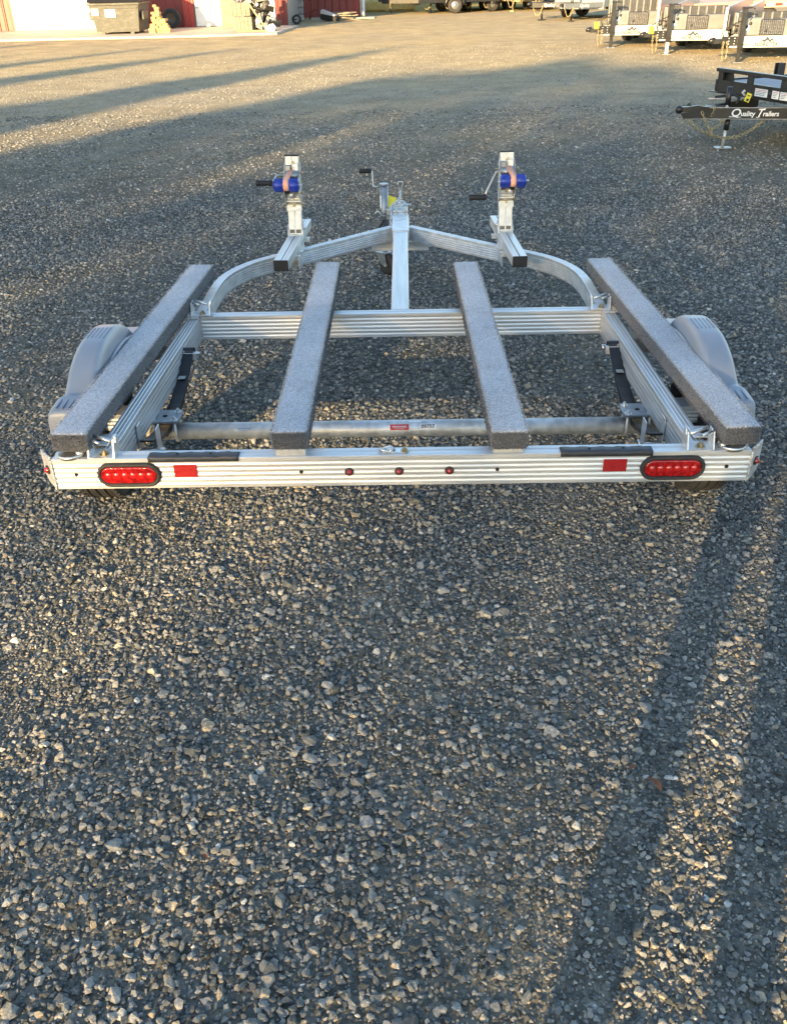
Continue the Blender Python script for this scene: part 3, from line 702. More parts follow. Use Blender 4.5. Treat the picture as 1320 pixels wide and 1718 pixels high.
# a few dry leaves blown onto the gravel
DRYL = noisy(mat('dry_leaf', rough=.7), (.16, .06, .025), .3, (30, 30, 30))
for (x, y, rz_, sz, lb) in ((.585, -.905, .6, .030, 'dry reddish-brown leaf curled on the gravel between the two shadow streaks'), (.545, -.86, 2.2, .018, 'small dry leaf fragment just left of the curled leaf'), (-.42, -1.10, 1.0, .015, 'tiny orange-brown leaf on the gravel at the lower left')):
    vv = []; n = 8
    for i in range(n+1):
        t = i/n; wv = .32*math.sin(math.pi*t**.8)*sz
        vv += [(-wv, (t-.5)*sz*1.6, .35*wv+.004*math.sin(t*4)), (0, (t-.5)*sz*1.6, .004*math.sin(t*4)), (wv, (t-.5)*sz*1.6, .55*wv+.004*math.sin(t*4))]
    o = MB().add(vv, [(3*i+k, 3*i+k+1, 3*i+k+4, 3*i+k+3) for i in range(n) for k in range(2)], True).build('dry_leaf', DRYL)
    o.location = (x, y, float(ground_h(x, y))+.017); o.rotation_euler = (.2, .15, rz_); tag(o, lb, 'leaf')

# ------------------------------------------------------------------ profiles
def ribbed(wd, ht_, ns=5, nt_=0, d=.0019):
    """closed (u,w) outline of a box beam, w from 0 down to -ht_, grooves on both sides and on top"""
    h2 = wd/2; m_ = .010; pts = []
    def side(x, sg, down):
        ps = [(x, -.0015)]
        gap = (ht_-2*m_)/ns
        for k in range(ns):
            z0 = -m_-gap*k
            ps += [(x, z0-.12*gap), (x-sg*d, z0-.30*gap), (x-sg*d, z0-.55*gap), (x, z0-.86*gap)]
        ps += [(x, -ht_+.0015)]
        return ps if down else ps[::-1]
    pts += [(h2-.0015, 0)]+side(h2, 1, True)+[(h2-.0015, -ht_), (-h2+.0015, -ht_)]+side(-h2, -1, False)+[(-h2+.0015, 0)]
    if nt_:
        gap = (wd-.012)/nt_; g = []
        for k in range(nt_):
            c = -h2+.006+gap*(k+.5); g += [(c-.24*gap, 0), (c-.10*gap, -d*.8), (c+.10*gap, -d*.8), (c+.24*gap, 0)]
        pts += g
    return pts

# ------------------------------------------------------------------ the boat trailer
BT = empty('boat_trailer', 'bare aluminium boat trailer with four grey carpeted bunks and two winch posts in the foreground', 'trailer', (0, 0, 0))
ZT = .400
# rear beam: swept along +x, so u (right of travel) points to -y
mb = MB(); pr_ = ribbed(.052, .1016, 5, 1)
mb.sweep(pr_, [(-1.037, .026, ZT), (1.037, .026, ZT)]); rb = mb.build('rear_beam', ALU_X, BT)
for s in (-1, 1):
    # mitred end plate
    Mx = Matrix.Translation((s*1.037, 0, 0)) @ Matrix.Rotation(R(49*s), 4, 'Z')
    xx = lambda a: a*s
    mb = MB(); pl = [(0, -.004), (.074, .008), (.073, -.075), (.058, -.094), (0, -.1045)]
    pl = [(xx(a), ZT+b) for a, b in pl]
    mb.prism(pl, 'y', -.002, .002, Mx); ep = mb.build('end_plate', ALU, BT)
    mb = MB().tube([Mx @ Vector((xx(.001)+ks.uniform(-.0012, .0012), -.002+ks.uniform(-.001, .001), ZT-.002-.1*i/16)) for i in range(17)], [.0028+ks.uniform(0, .0016) for i in range(17)], 6)
    mb.tube([Mx @ Vector((xx(.012+.04*i/7), .001+ks.uniform(-.001, .001), ZT+.001+ks.uniform(-.002, .002))) for i in range(8)], [.003+ks.uniform(0, .003) for i in range(8)], 6)
    mb.build('weld_bead', WELD, ep)
    c = Mx @ Vector((xx(.040), -.004, ZT-.050)); 
    ml = MB(); 
    Mr = Mx @ Matrix.Translation((xx(.040), -.002, ZT-.048))
    ml.lathe([(.001, -.004), (.0135, -.004), (.0145, 0), (.0145, .002)], (0, 0, 0), 'y', 18); ml.v = [tuple(Mr @ Vector(v)) for v in ml.v]; mk = ml.build('marker_light', PLASTK, BT)
    ml = MB(); ml.lathe([(.0005, -.013), (.006, -.011), (.0095, -.006), (.0105, -.004), (.0105, 0)], (0, 0, 0), 'y', 18); ml.v = [tuple(Mr @ Vector(v)) for v in ml.v]; ml.build('lens', LENS, mk)
for x in (-.150, -.001, .149):
    mk = MB().lathe([(.0085, -.004), (.0125, -.004), (.0138, -.001), (.0138, .002)], (x, 0, .347), 'y', 20).build('marker_light', RUBBER, BT)
    MB().lathe([(.0005, -.011), (.005, -.0095), (.0085, -.005), (.009, -.001), (.009, .001)], (x, 0, .347), 'y', 18).build('lens', LENS, mk)
for x in (-.972, -.294, .292, .971):
    MB().lathe([(.0005, -.0012), (.0055, -.0012), (.0058, .001)], (x, 0, .348), 'y', 14).build('wiring_hole', DARKHOLE, rb)
def stadium(w_, h_, n=10):
    r_ = h_/2; c = w_/2-r_; p = []
    for k in range(n+1): a = -math.pi/2+math.pi*k/n; p.append((c+r_*math.cos(a), r_*math.sin(a)))
    for k in range(n+1): a = math.pi/2+math.pi*k/n; p.append((-c+r_*math.cos(a), r_*math.sin(a)))
    return p
def stad_loft(mb, cx, cz_, w_, h_, rings, cap=True):
    """rings: (inset, y)"""
    vv = []; n = None
    for ins, y in rings:
        p = stadium(w_-2*ins, h_-2*ins); n = len(p); vv += [(cx+a, y, cz_+b) for a, b in p]
    mb.add(vv, [(i*n+k, i*n+(k+1) % n, (i+1)*n+(k+1) % n, (i+1)*n+k) for i in range(len(rings)-1) for k in range(n)], True)
    if cap: mb.add(vv[-n:], [tuple(range(n))])
    return mb
for s in (-1, 1):
    cx, cz2 = s*.811, .3475
    tl = stad_loft(MB(), cx, cz2, .192, .080, [(0, .002), (0, -.006), (.003, -.0105), (.007, -.0115), (.011, -.009), (.0125, -.004), (.0125, .001)]).build('tail_light', RUBBER, BT)
    stad_loft(MB(), cx, cz2, .170, .056, [(0, -.0030), (.0015, -.0075), (.0045, -.0092)]).build('lens', LENS, tl)
    for k in range(6):
        x = cx-.062+.0248*k
        MB().lathe([(.0004, -.0122), (.004, -.0117), (.0078, -.0100), (.0098, -.0090)], (x, 0, cz2), 'y', 14).build('led', LED, tl)
    MB().box(s*.640-.035, s*.640+.035, -.0022, .0005, .336, .378, None, .004).build('reflector', REFL, BT)
    # rubber strip folded over the top rear edge
    x0, x1 = s*.612-.135, s*.612+.135
    pts = []
    mb = MB()
    n = 24
    prof = [(-.0035, -.011), (-.0045, .002), (-.002, .0052), (.010, .0055), (.030, .005), (.034, .0008), (.010, .0003), (-.0005, -.0002), (-.0006, -.011)]
    vv = []
    for i in range(n+1):
        x = x0+(x1-x0)*i/n; e = .0012*math.sin(i*1.3)+.0008*math.sin(i*3.1)
        vv += [(x, a, ZT+b+(e if b > .001 else 0)) for a, b in prof]
    m__ = len(prof)
    mb.add(vv, [(i*m__+k, i*m__+(k+1) % m__, (i+1)*m__+(k+1) % m__, (i+1)*m__+k) for i in range(n) for k in range(m__)], True)
    mb.add(vv[:m__], [tuple(range(m__))]); mb.add(vv[-m__:], [tuple(range(m__))])
    rs_ = mb.build('rubber_strip', TRIM, BT)
    for q in (-.05, .05): MB().lathe([(.0005, .0072), (.004, .0068), (.0045, .004)], (s*.612+q, .017, ZT), 'z', 10).build('screw', DARKHOLE, rs_)
# bolts helper
def bolt(mb, c, r_=.008, h=.007, up='z', washer=True, n=6):
    c = Vector(c)
    pr = [(r_*1.7, 0), (r_*1.7, .002), (r_, .0021)] if washer else [(r_, 0)]
    d = [(r_, .002), (r_, h), (r_*.55, h+.0005), (r_*.5, h+.005), (.0003, h+.005)]
    mb.lathe(pr, c, up, 12, False) if washer else None
    mb.lathe(d, c, up, n, False); return mb
# tie-down ring and bolt in the middle of the rear beam
td = MB().box(-.050, .012, .012, .040, ZT, ZT+.003, None, .001).build('tie_down_plate', ZINC, BT)
ring = [(-.040+.020*math.cos(a), .026+.013*math.sin(a), ZT+.007+.004*math.sin(a*2)) for a in [2*math.pi*k/16 for k in range(17)]]
MB().tube(ring, .0036, 8, False).tube([(-.030, .012, ZT+.003), (-.022, .020, ZT+.013), (-.014, .032, ZT+.003)], .0035, 8).build('ring', ZINC, td)
bolt(MB(), (.016, .026, ZT+.001), .008, .008).build('bolt', BOLTY, BT)
# side rails
for s in (-1, 1):
    mb = MB(); mb.sweep(ribbed(.050, .1016, 5, 3), [(s*.893, .053, ZT-.001), (s*.861, 1.2555, ZT-.001)])
    mb.build('side_rail', ALU_Y, BT)
# cross beam
mb = MB(); mb.sweep(ribbed(.050, .1016, 5, 1), [(-.835, 1.281, ZT+.0005), (.835, 1.281, ZT+.0005)]); mb.build('cross_beam', ALU_X, BT)
MB().box(-.912, -.8355, 1.226, 1.306, ZT+.0005, ZT+.006, None, .001).box(.8355, .908, 1.226, 1.306, ZT+.0005, ZT+.006, None, .001).build('corner_plate', ALU, BT)
mb = MB()
for s in (-1, 1):
    mb.tube([(s*(.8365+ks.uniform(-.001, .001)), 1.254+ks.uniform(-.001, .001), ZT-.004-.094*i/16) for i in range(17)], [.003+ks.uniform(0, .0018) for i in range(17)], 6)
    mb.tube([(s*(.838+.046*i/10), 1.2255+ks.uniform(-.001, .001), ZT+.002) for i in range(11)], [.0025+ks.uniform(0, .0015) for i in range(11)], 6)
mb.build('weld_bead', WELD, BT)
# curved front rails (centre line), bending in to the tongue
def smooth_path(pts, it=3):
    pts = [Vector(p) for p in pts]
    for _ in range(it):
        o = [pts[0]]
        for a, b in zip(pts[:-1], pts[1:]): o += [a.lerp(b, .25), a.lerp(b, .75)]
        o.append(pts[-1]); pts = o
    return pts
for s in (-1, 1):
    P0 = [(.847, 1.307), (.848, 1.50), (.848, 1.72), (.829, 1.86), (.79, 1.965), (.735, 2.065), (.655, 2.150), (.56, 2.235), (.45, 2.333), (.048, 2.722)]
    path = smooth_path([(s*a, b, ZT-.002) for a, b in P0], 2)
    mb = MB(); mb.sweep(ribbed(.040, .076, 5, 3, .0017), path); mb.build('front_rail', ALU, BT)
# tongue
mb = MB().box(-.038, .038, 1.306, 3.03, ZT-.076, ZT+.002, None, .004); tg = mb.build('tongue', ALU_Y, BT)
MB().box(-.046, .046, 2.585, 2.93, ZT-.09, ZT+.008, None, .003).build('tongue_sleeve', ALU, BT)
MB().box(-.030, .030, 2.79, 2.87, ZT+.008, ZT+.0095).build('data_plate', GALV, BT)
mb = MB(); mb.sweep(ribbed(.05, .05, 4, 1), [(-.163, 2.745, .311), (.155, 2.745, .311)]); mb.build('jack_cross_plate', ALU_X, BT)
# coupler
cp = MB().box(-.041, .041, 2.93, 3.12, ZT-.01, ZT+.014, None, .006).box(-.044, .044, 2.985, 3.0, ZT+.01, ZT+.02, None, .002).build('coupler', GALV, BT)
MB().tube([(0, 3.08, .37), (0, 3.15, .395), (0, 3.21, .385)], [.040, .036, .018], 14).build('ball_socket', GALV, cp)
MB().tube([(-.02, 3.10, .425), (.035, 3.09, .432), (.062, 3.09, .428)], .006, 8).build('latch_lever', ZINC, cp)
mb = MB(); bolt(mb, (-.025, 2.96, ZT+.014), .007, .006); bolt(mb, (.025, 2.96, ZT+.014), .007, .006); mb.build('coupler_bolt', BOLTY, cp)
# safety chain heaped over the coupler with a clip standing up
mb = MB(); chain(mb, [(-.045, 2.95, .39), (-.055, 3.02, .42), (-.045, 3.07, .438), (-.01, 3.10, .448), (.02, 3.08, .446), (.035, 3.03, .43)], .026, .0032)
chain(mb, [(.03, 3.06, .44), (.0, 3.03, .436), (-.03, 3.04, .436), (-.05, 3.0, .40), (-.058, 2.94, .36), (-.05, 2.88, .335)], .026, .0032)
chain(mb, [(-.02, 3.09, .45), (.0, 3.12, .468), (-.003, 3.14, .49)], .024, .003)
mb.build('safety_chain', CHROMEC, BT)
MB().tube([(-.004, 3.15, .475), (-.015, 3.15, .545), (-.008, 3.15, .549), (.008, 3.15, .549), (.014, 3.15, .545), (.0, 3.15, .475)], .0024, 6).tube([(-.004, 3.15, .475), (.001, 3.15, .50)], .004, 6).build('spring_clip', CHROMEC, BT)
# jack
jk = MB().tube([(-.098, 3.165, .20), (-.098, 3.165, .528)], .0235, 20).tube([(-.098, 3.165, .526), (-.098, 3.165, .537)], .026, 20).build('tongue_jack', GSTEEL, BT)
MB().tube([(-.098, 3.165, .10), (-.098, 3.165, .205)], .018, 16).build('jack_inner_tube', ZINC, jk)
MB().tube([(-.122, 3.165, .520), (-.158, 3.165, .520), (-.164, 3.165, .526), (-.166, 3.165, .604), (-.172, 3.165, .609)], .0045, 8).build('crank_arm', ZINC, jk)
MB().tube([(-.168, 3.165, .609), (-.172, 3.165, .609), (-.238, 3.165, .609), (-.241, 3.165, .609)], [.008, .0135, .0135, .009], 12).build('crank_grip', PLASTK, jk)
MB().box(-.121, -.114, 3.138, 3.142, .405, .47).box(-.1225, -.1125, 3.146, 3.150, .40, .47).build('jack_label', PAPER, jk)
MB().box(-.085, -.044, 3.13, 3.20, .335, .395, None, .004).build('jack_bracket', GALV, BT)
MB().box(-.09, -.04, 3.10, 3.205, .396, .402, None, .002).build('bracket_plate', ALU, BT)
MB().tube([(-.152, 3.12, .355), (-.150, 3.12, .378), (-.140, 3.12, .388), (-.128, 3.12, .384), (-.118, 3.12, .366), (-.10, 3.12, .360), (-.06, 3.12, .362)], .004, 8).build('pull_pin', ZINC, BT)
MB().tube([(-.10, 3.1, .34), (-.13, 3.08, .30), (-.16, 3.05, .24), (-.15, 2.98, .23)], .006, 8).build('wiring_cable', RUBBER, BT)
MB().tube([(-.06, 3.1, .34), (-.075, 3.06, .28), (-.07, 2.98, .25), (-.03, 2.9, .30)], .006, 8).build('wiring_cable', RUBBER, BT)
fk = MB()
for dx in (-.03, .03):
    fk.prism([(3.13, .135), (3.20, .135), (3.165, .075), (3.125, .055), (3.108, .066), (3.12, .10)], 'x', -.098+dx-.002, -.098+dx+.002)
fko = fk.box(-.13, -.066, 3.12, 3.205, .133, .139, None, .001).build('caster_fork', GSTEEL, jk); fko.data.transform(Matrix.Translation((-.098, 3.15, 0)) @ Matrix.Rotation(R(48), 4, 'Z') @ Matrix.Translation((.098, -3.15, 0)))
def turn(o, ang, c=Vector((-.098, 3.15, 0))):
    o.data.transform(Matrix.Translation(c) @ Matrix.Rotation(R(ang), 4, 'Z') @ Matrix.Translation(-c)); return o
cw = MB().lathe([(.01, -.02), (.045, -.022), (.062, -.018), (.068, 0), (.062, .018), (.045, .022), (.01, .02)], (-.098, 3.125, .068), 'x', 26).build('caster_wheel', RUBBER, jk); turn(cw, 48)
turn(MB().tube([(-.135, 3.125, .066), (-.061, 3.125, .066)], .006, 8).build('caster_axle', ZINC, jk), 48)
o = MB().box(-.028, .028, -.0006, .0006, -.038, .038, None, .0003).build('inspection_tag', YELLOW, BT); o.location = (-.060, 3.185, .422); o.rotation_euler = (R(-25), R(22), R(10))

# bunks
def make_bunk(a, b, zb, wd=.108, th=.060, seam=None, seed=0):
    rr = random.Random(seed); a, b = Vector(a), Vector(b); d = (b-a); ln = d.length; d.normalize(); sd = Vector((d.y, -d.x, 0))
    r_ = .012; prof = []
    for cx, cy, a0 in ((wd/2-r_, -r_, 90), (wd/2-r_, -th+r_, 0), (-wd/2+r_, -th+r_, -90), (-wd/2+r_, -r_, -180)):
        for k in range(5): t = R(a0-22.5*k); prof.append((cx+r_*math.cos(t), cy+r_*math.sin(t)))
    n = len(prof); vv = []; st = []
    M_ = 60
    for i in range(M_+1):
        t = i/M_; f = 1.0; ee = min(t, 1-t)*ln
        if ee < .004: f = .995
        if seam and abs(t*ln-seam) < .012: f = .975
        st.append((t*ln, f))
    st = [(0, .93), (.0008, .97), (.003, .995)]+st[1:-1]+[(ln-.003, .99), (ln-.001, .97), (ln, .93)]
    nrm = []
    for t, f in st:
        wv = 1+.008*math.sin(t*9+seed)+.006*math.sin(t*23+seed*2)
        for (u_, w_) in prof:
            c_ = -th/2
            vv.append(a+d*t+sd*(u_*f*wv)+Vector((0, 0, c_+(w_-c_)*f*wv+rr.uniform(-.0004, .0004))))
    mb = MB(); mb.add(vv, [(i*n+k, i*n+(k+1) % n, (i+1)*n+(k+1) % n, (i+1)*n+k) for i in range(len(st)-1) for k in range(n)], True)
    mb.add(vv[:n], [tuple(range(n))]); mb.add(vv[-n:], [tuple(range(n))])
    # carpet tufts
    g = np.random.default_rng(seed+50); K = 42000
    per = 2*(wd+th); u = g.random(K)*per; t = g.random(K)*ln
    pos = np.zeros((K, 3)); nr = np.zeros((K, 3)); D = np.array(d); SDn = np.array(sd); U = np.array((0, 0, 1.))
    A = np.array(a)+np.outer(t, D)
    for lo, hi, c0, dirv, nv in ((0, wd, -wd/2*SDn, SDn, U), (wd, wd+th, wd/2*SDn, -U, SDn), (wd+th, 2*wd+th, wd/2*SDn-th*U, -SDn, -U), (2*wd+th, per+1, -wd/2*SDn-th*U, U, -SDn)):
        k = (u >= lo) & (u < hi); pos[k] = A[k]+c0+np.outer(u[k]-lo, dirv); nr[k] = nv
    ke = g.random(K) < .06; pos[ke] = np.array(a)+np.outer((g.random(ke.sum())-.5)*wd*.94, SDn)-np.outer((.03+g.random(ke.sum())*.94)*th, U); nr[ke] = -D
    pos -= nr*.001
    dr = nr+g.normal(size=(K, 3))*.75; dr /= np.linalg.norm(dr, axis=1)[:, None]
    sdv = np.cross(dr, g.normal(size=(K, 3))); sdv /= np.linalg.norm(sdv, axis=1)[:, None]
    # keep corners rounded: pull tufts near profile corners inward
    q_ = np.stack([pos-sdv*.0010, pos+sdv*.0010, pos+dr*(.0030+.0040*g.random(K))[:, None]], 1).reshape(-1, 3)
    mb.add([tuple(p) for p in q_], [(3*i, 3*i+1, 3*i+2) for i in range(K)])
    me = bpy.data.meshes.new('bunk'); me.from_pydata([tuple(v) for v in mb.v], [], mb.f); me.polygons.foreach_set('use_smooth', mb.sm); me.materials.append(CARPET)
    return link(bpy.data.objects.new('bunk', me), BT)
ZB = .481
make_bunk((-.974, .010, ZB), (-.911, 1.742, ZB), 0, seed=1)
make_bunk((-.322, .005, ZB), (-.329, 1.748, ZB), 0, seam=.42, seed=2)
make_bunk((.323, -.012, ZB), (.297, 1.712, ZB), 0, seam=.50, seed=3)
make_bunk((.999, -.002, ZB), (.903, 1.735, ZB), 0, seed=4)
# bunk brackets
def bunk_bracket(x, y, s, front=False):
    """U bracket bolted on the beam beside an outer bunk"""
    h_ = .050 if not front else .048; wd = .080; dp_ = .060
    mb = MB().box(x-wd/2, x+wd/2, y-dp_/2, y+dp_/2, ZT+.0065*front, ZT+.0065*front+.004)
    z0 = ZT+.004+.0065*front
    for q in (-1, 1):
        xx_ = x+q*(wd/2-.002)
        mb.prism([(y-dp_/2, z0), (y+dp_/2, z0), (y+dp_/2, z0+h_), (y+.010, z0+h_), (y+.004, z0+h_*.70), (y-.006, z0+h_*.70), (y-.010, z0+h_)], 'x', xx_-.002, xx_+.002)
    o = mb.build('bunk_bracket', ALU, BT)
    bolt(MB(), (x+.004, y-.006, z0), .0085, .010).build('bolt', BOLTY, o)
    zz = z0+h_*.78
    MB().tube([(x-s*.03, y+.0, zz), (x+s*.03, y+.03, zz+.006)], .006, 8).tube([(x+s*.0, y-.02, zz+.004), (x+s*.035, y+.002, zz+.006)], .004, 6).build('cross_pin', ZINC, o)
    return o
for s in (-1, 1):
    bunk_bracket(s*.886, .030, s); bunk_bracket(s*.828, 1.272, s, True)
    # second perforated angle under each outer bunk, and the pads the bunks stand on
    mb = MB().box(s*.935-.05, s*.935+.05, .075, .150, ZT+.005, ZT+.010, None, .002); bb = mb.build('bunk_angle', ALU, BT)
    MB().lathe([(.0004, .0115), (.016, .0115), (.0165, .009)], (s*.925, .112, ZT), 'z', 16).build('angle_hole', DARKHOLE, bb)
    MB().tube([(s*.985, .03, ZT), (s*.985, .03, ZT+.012)], .040, 20).tube([(s*.955, .022, ZT+.001), (s*.955, .022, ZT+.02)], .012, 10).build('bunk_pad', ZINC, BT)
    MB().box(s*.905-.03, s*.905+.03, 1.24, 1.30, ZT+.007, ZT+.022).build('bunk_pad', ALU, BT)
for x in (-.322, .322):
    MB().box(x-.045, x+.045, .006, .050, ZT, ZT+.022, None, .002).build('bunk_pad', ALU, BT)
    MB().box(x-.04, x+.04, 1.258, 1.303, ZT, ZT+.022, None, .002).build('bunk_pad', ALU, BT)

# axle, springs
AY, AZ = .515, .236
ax = MB().tube([(-.93, AY, AZ), (.93, AY, AZ)], .0295, 28).build('axle', GALV, BT)
def curved_sticker(x0, x1, a0, a1, mt, name, rr=.0300):
    mb = MB(); n = 8; vv = []
    for i in range(n+1):
        a = R(a0+(a1-a0)*i/n)
        for x in (x0, x1): vv.append((x, AY-rr*math.cos(a), AZ+rr*math.sin(a)))
    mb.add(vv, [(2*i, 2*i+1, 2*i+3, 2*i+2) for i in range(n)], True); return mb.build(name, mt, ax)
curved_sticker(-.036, .030, 12, 52, REDSTK, 'red_sticker'); curved_sticker(.069, .125, 14, 54, PAPER, 'number_sticker'); curved_sticker(.030, .073, 66, 84, PAPER, 'white_sticker')
curved_sticker(-.028, .022, 36, 40, PAPER, 'sticker_print', .0303); curved_sticker(-.028, .022, 27, 29, PAPER, 'sticker_print', .0303); curved_sticker(-.02, .014, 20, 21.5, PAPER, 'sticker_print', .0303)
a_ = R(34)
text_obj('09757', .019, Matrix.Translation((.097, AY-.0306*math.cos(a_), AZ+.0306*math.sin(a_))) @ Matrix.Rotation(R(90)-a_, 4, 'X'), INK, 'serial_number', ax, extrude=.0003, bold=.0004)
MB().lathe([(.0004, .0), (.0003, .001)], (0, 0, 0)) if False else None
curved_sticker(-.575, -.525, 25, 42, GSTEEL, 'drain_slot', .0298)
for s in (-1, 1):
    xs_ = s*.828
    mb = MB()
    # leaf spring: three leaves
    def arc(y0, y1, z0, z1, dip, n=12): return [(y0+(y1-y0)*i/n, z0+(z1-z0)*i/n-dip*4*(i/n)*(1-i/n)) for i in range(n+1)]
    for k, (y0, y1, dz) in enumerate(((.955, .26, 0), (.80, .36, -.0075), (.70, .43, -.015))):
        f = (y0-.26)/.695
        pts = [(y, .268+.115*((y-.56)/.39)**2*.9+dz) for y in [y0+(y1-y0)*i/12 for i in range(13)]]
        poly = pts+[(y, z_-.007) for y, z_ in pts[::-1]]
        mb.prism(poly, 'x', xs_-.0225, xs_+.0225)
    mb.lathe([(.018, -.024), (.018, .024)], (xs_, .958, .362), 'x', 14)
    sp = mb.build('leaf_spring', BLACKP, BT)
    MB().box(xs_-.014, xs_+.012, .80, .845, .314, .3165, Matrix.Identity(4)).build('spring_clip', ZINC, sp)
    pl = MB().prism([(xs_-.052, AY-.05), (xs_+.052, AY-.05), (xs_+.058, AY), (xs_+.052, AY+.05), (xs_-.052, AY+.05), (xs_-.058, AY)], 'z', .289, .296).build('spring_plate', GSTEEL, BT)
    for bx in (-.038, .038):
        for by in (-.034, .034): bolt(MB_ := MB(), (xs_+bx, AY+by, .296), .0072, .009, 'z', True, 8); MB_.build('bolt', ZINC, pl)
    MB().lathe([(.0003, .0012), (.009, .001), (.009, 0)], (xs_, AY, .296), 'z', 14).build('centre_hole', DARKHOLE, pl)
    mb = MB()
    for bx in (-.038, .038):
        u_ = [(xs_+bx, AY-.034, .291)]+[(xs_+bx, AY-.034*math.cos(t), AZ-.034*math.sin(t)) for t in [math.pi*k/8 for k in range(9)]]+[(xs_+bx, AY+.034, .291)]
        mb.tube(u_, .0052, 8)
    mb.build('u_bolt', GALV, BT)
    # hangers
    for (hy, zt, zb) in ((.958, .36, .335), (.30, .36, .255)):
        mb = MB()
        for q in (-1, 1):
            mb.box(xs_+q*.030-.002, xs_+q*.030+.002, hy-.022, hy+.022, zb, zt, None, .001)
        mb.box(xs_-.030+ (0), xs_+.030, hy-.024, hy-.020, zb, zb+.03, None, .001)
        hg = mb.build('spring_hanger', ALU, BT)
        mb = MB().tube([(xs_-.046, hy, zb+.02), (xs_+.046, hy, zb+.02)], .0068, 8); mb.tube([(xs_-.046, hy, zb+.02), (xs_-.036, hy, zb+.02)], .012, 6); mb.build('hanger_bolt', ZINC, hg)
        xi = s*(.868-.0)-s*(.033*(hy/1.25))
        MB().box(xi-.0045*s if s > 0 else xi+.0005, xi-.0005 if s > 0 else xi+.0045, hy-.020, hy+.018, .335, .372, None, .0015).build('hanger_tab', ALU, hg)

# wheels
def tyre_mesh(cx, cy, cz_, r_, wd, par, n=56):
    mb = MB(); prof = [(r_*.56, -wd*.40), (r_*.62, -wd*.47), (r_*.80, -wd*.50), (r_*.93, -wd*.47), (r_*.975, -wd*.41), (r_*.99, -wd*.34)]
    for g0 in (-.24, -.02, .20):
        prof += [(r_, wd*(g0-.07)), (r_, wd*(g0-.01)), (r_*.965, wd*(g0)), (r_*.965, wd*(g0+.035)), (r_, wd*(g0+.045)), (r_, wd*(g0+.09))]
    prof += [(r_*.99, wd*.34), (r_*.975, wd*.41), (r_*.93, wd*.47), (r_*.80, wd*.50), (r_*.62, wd*.47), (r_*.56, wd*.40)]
    mb.lathe(prof, (cx, cy, cz_), 'x', n, False); ty = mb.build('tyre', TYRE, par)
    # tread blocks on the shoulders
    mb = MB()
    for k in range(44):
        a = 2*math.pi*k/44
        for sx in (-1, 1):
            M_ = Matrix.Translation((cx, cy, cz_)) @ Matrix.Rotation(a, 4, 'X')
            mb.box(sx*wd*.36, sx*wd*.45, -.010, .008, r_*.955, r_*.998, M_)
    tag(mb.build('shoulder_tread', TYRE, ty), kind='stuff'); return ty
for s in (-1, 1):
    wh = bpy.data.objects.new('wheel', None); link(wh, BT)
    tyre_mesh(s*1.056, AY, .214, .213, .138, wh)
    MB().lathe([(.001, .0), (.07, .0), (.085, .03), (.112, .045), (.12, .058), (.124, .058)], (s*1.056-.0, AY, .214), 'x', 28).lathe([(.124, -.058), (.117, -.05), (.112, .0), (.124, .058)], (s*1.056, AY, .214), 'x', 28).build('rim', RIMW, wh)
    MB().tube([(s*.90, AY, AZ), (s*1.06, AY, AZ)], .034, 18).build('hub', GSTEEL, wh)

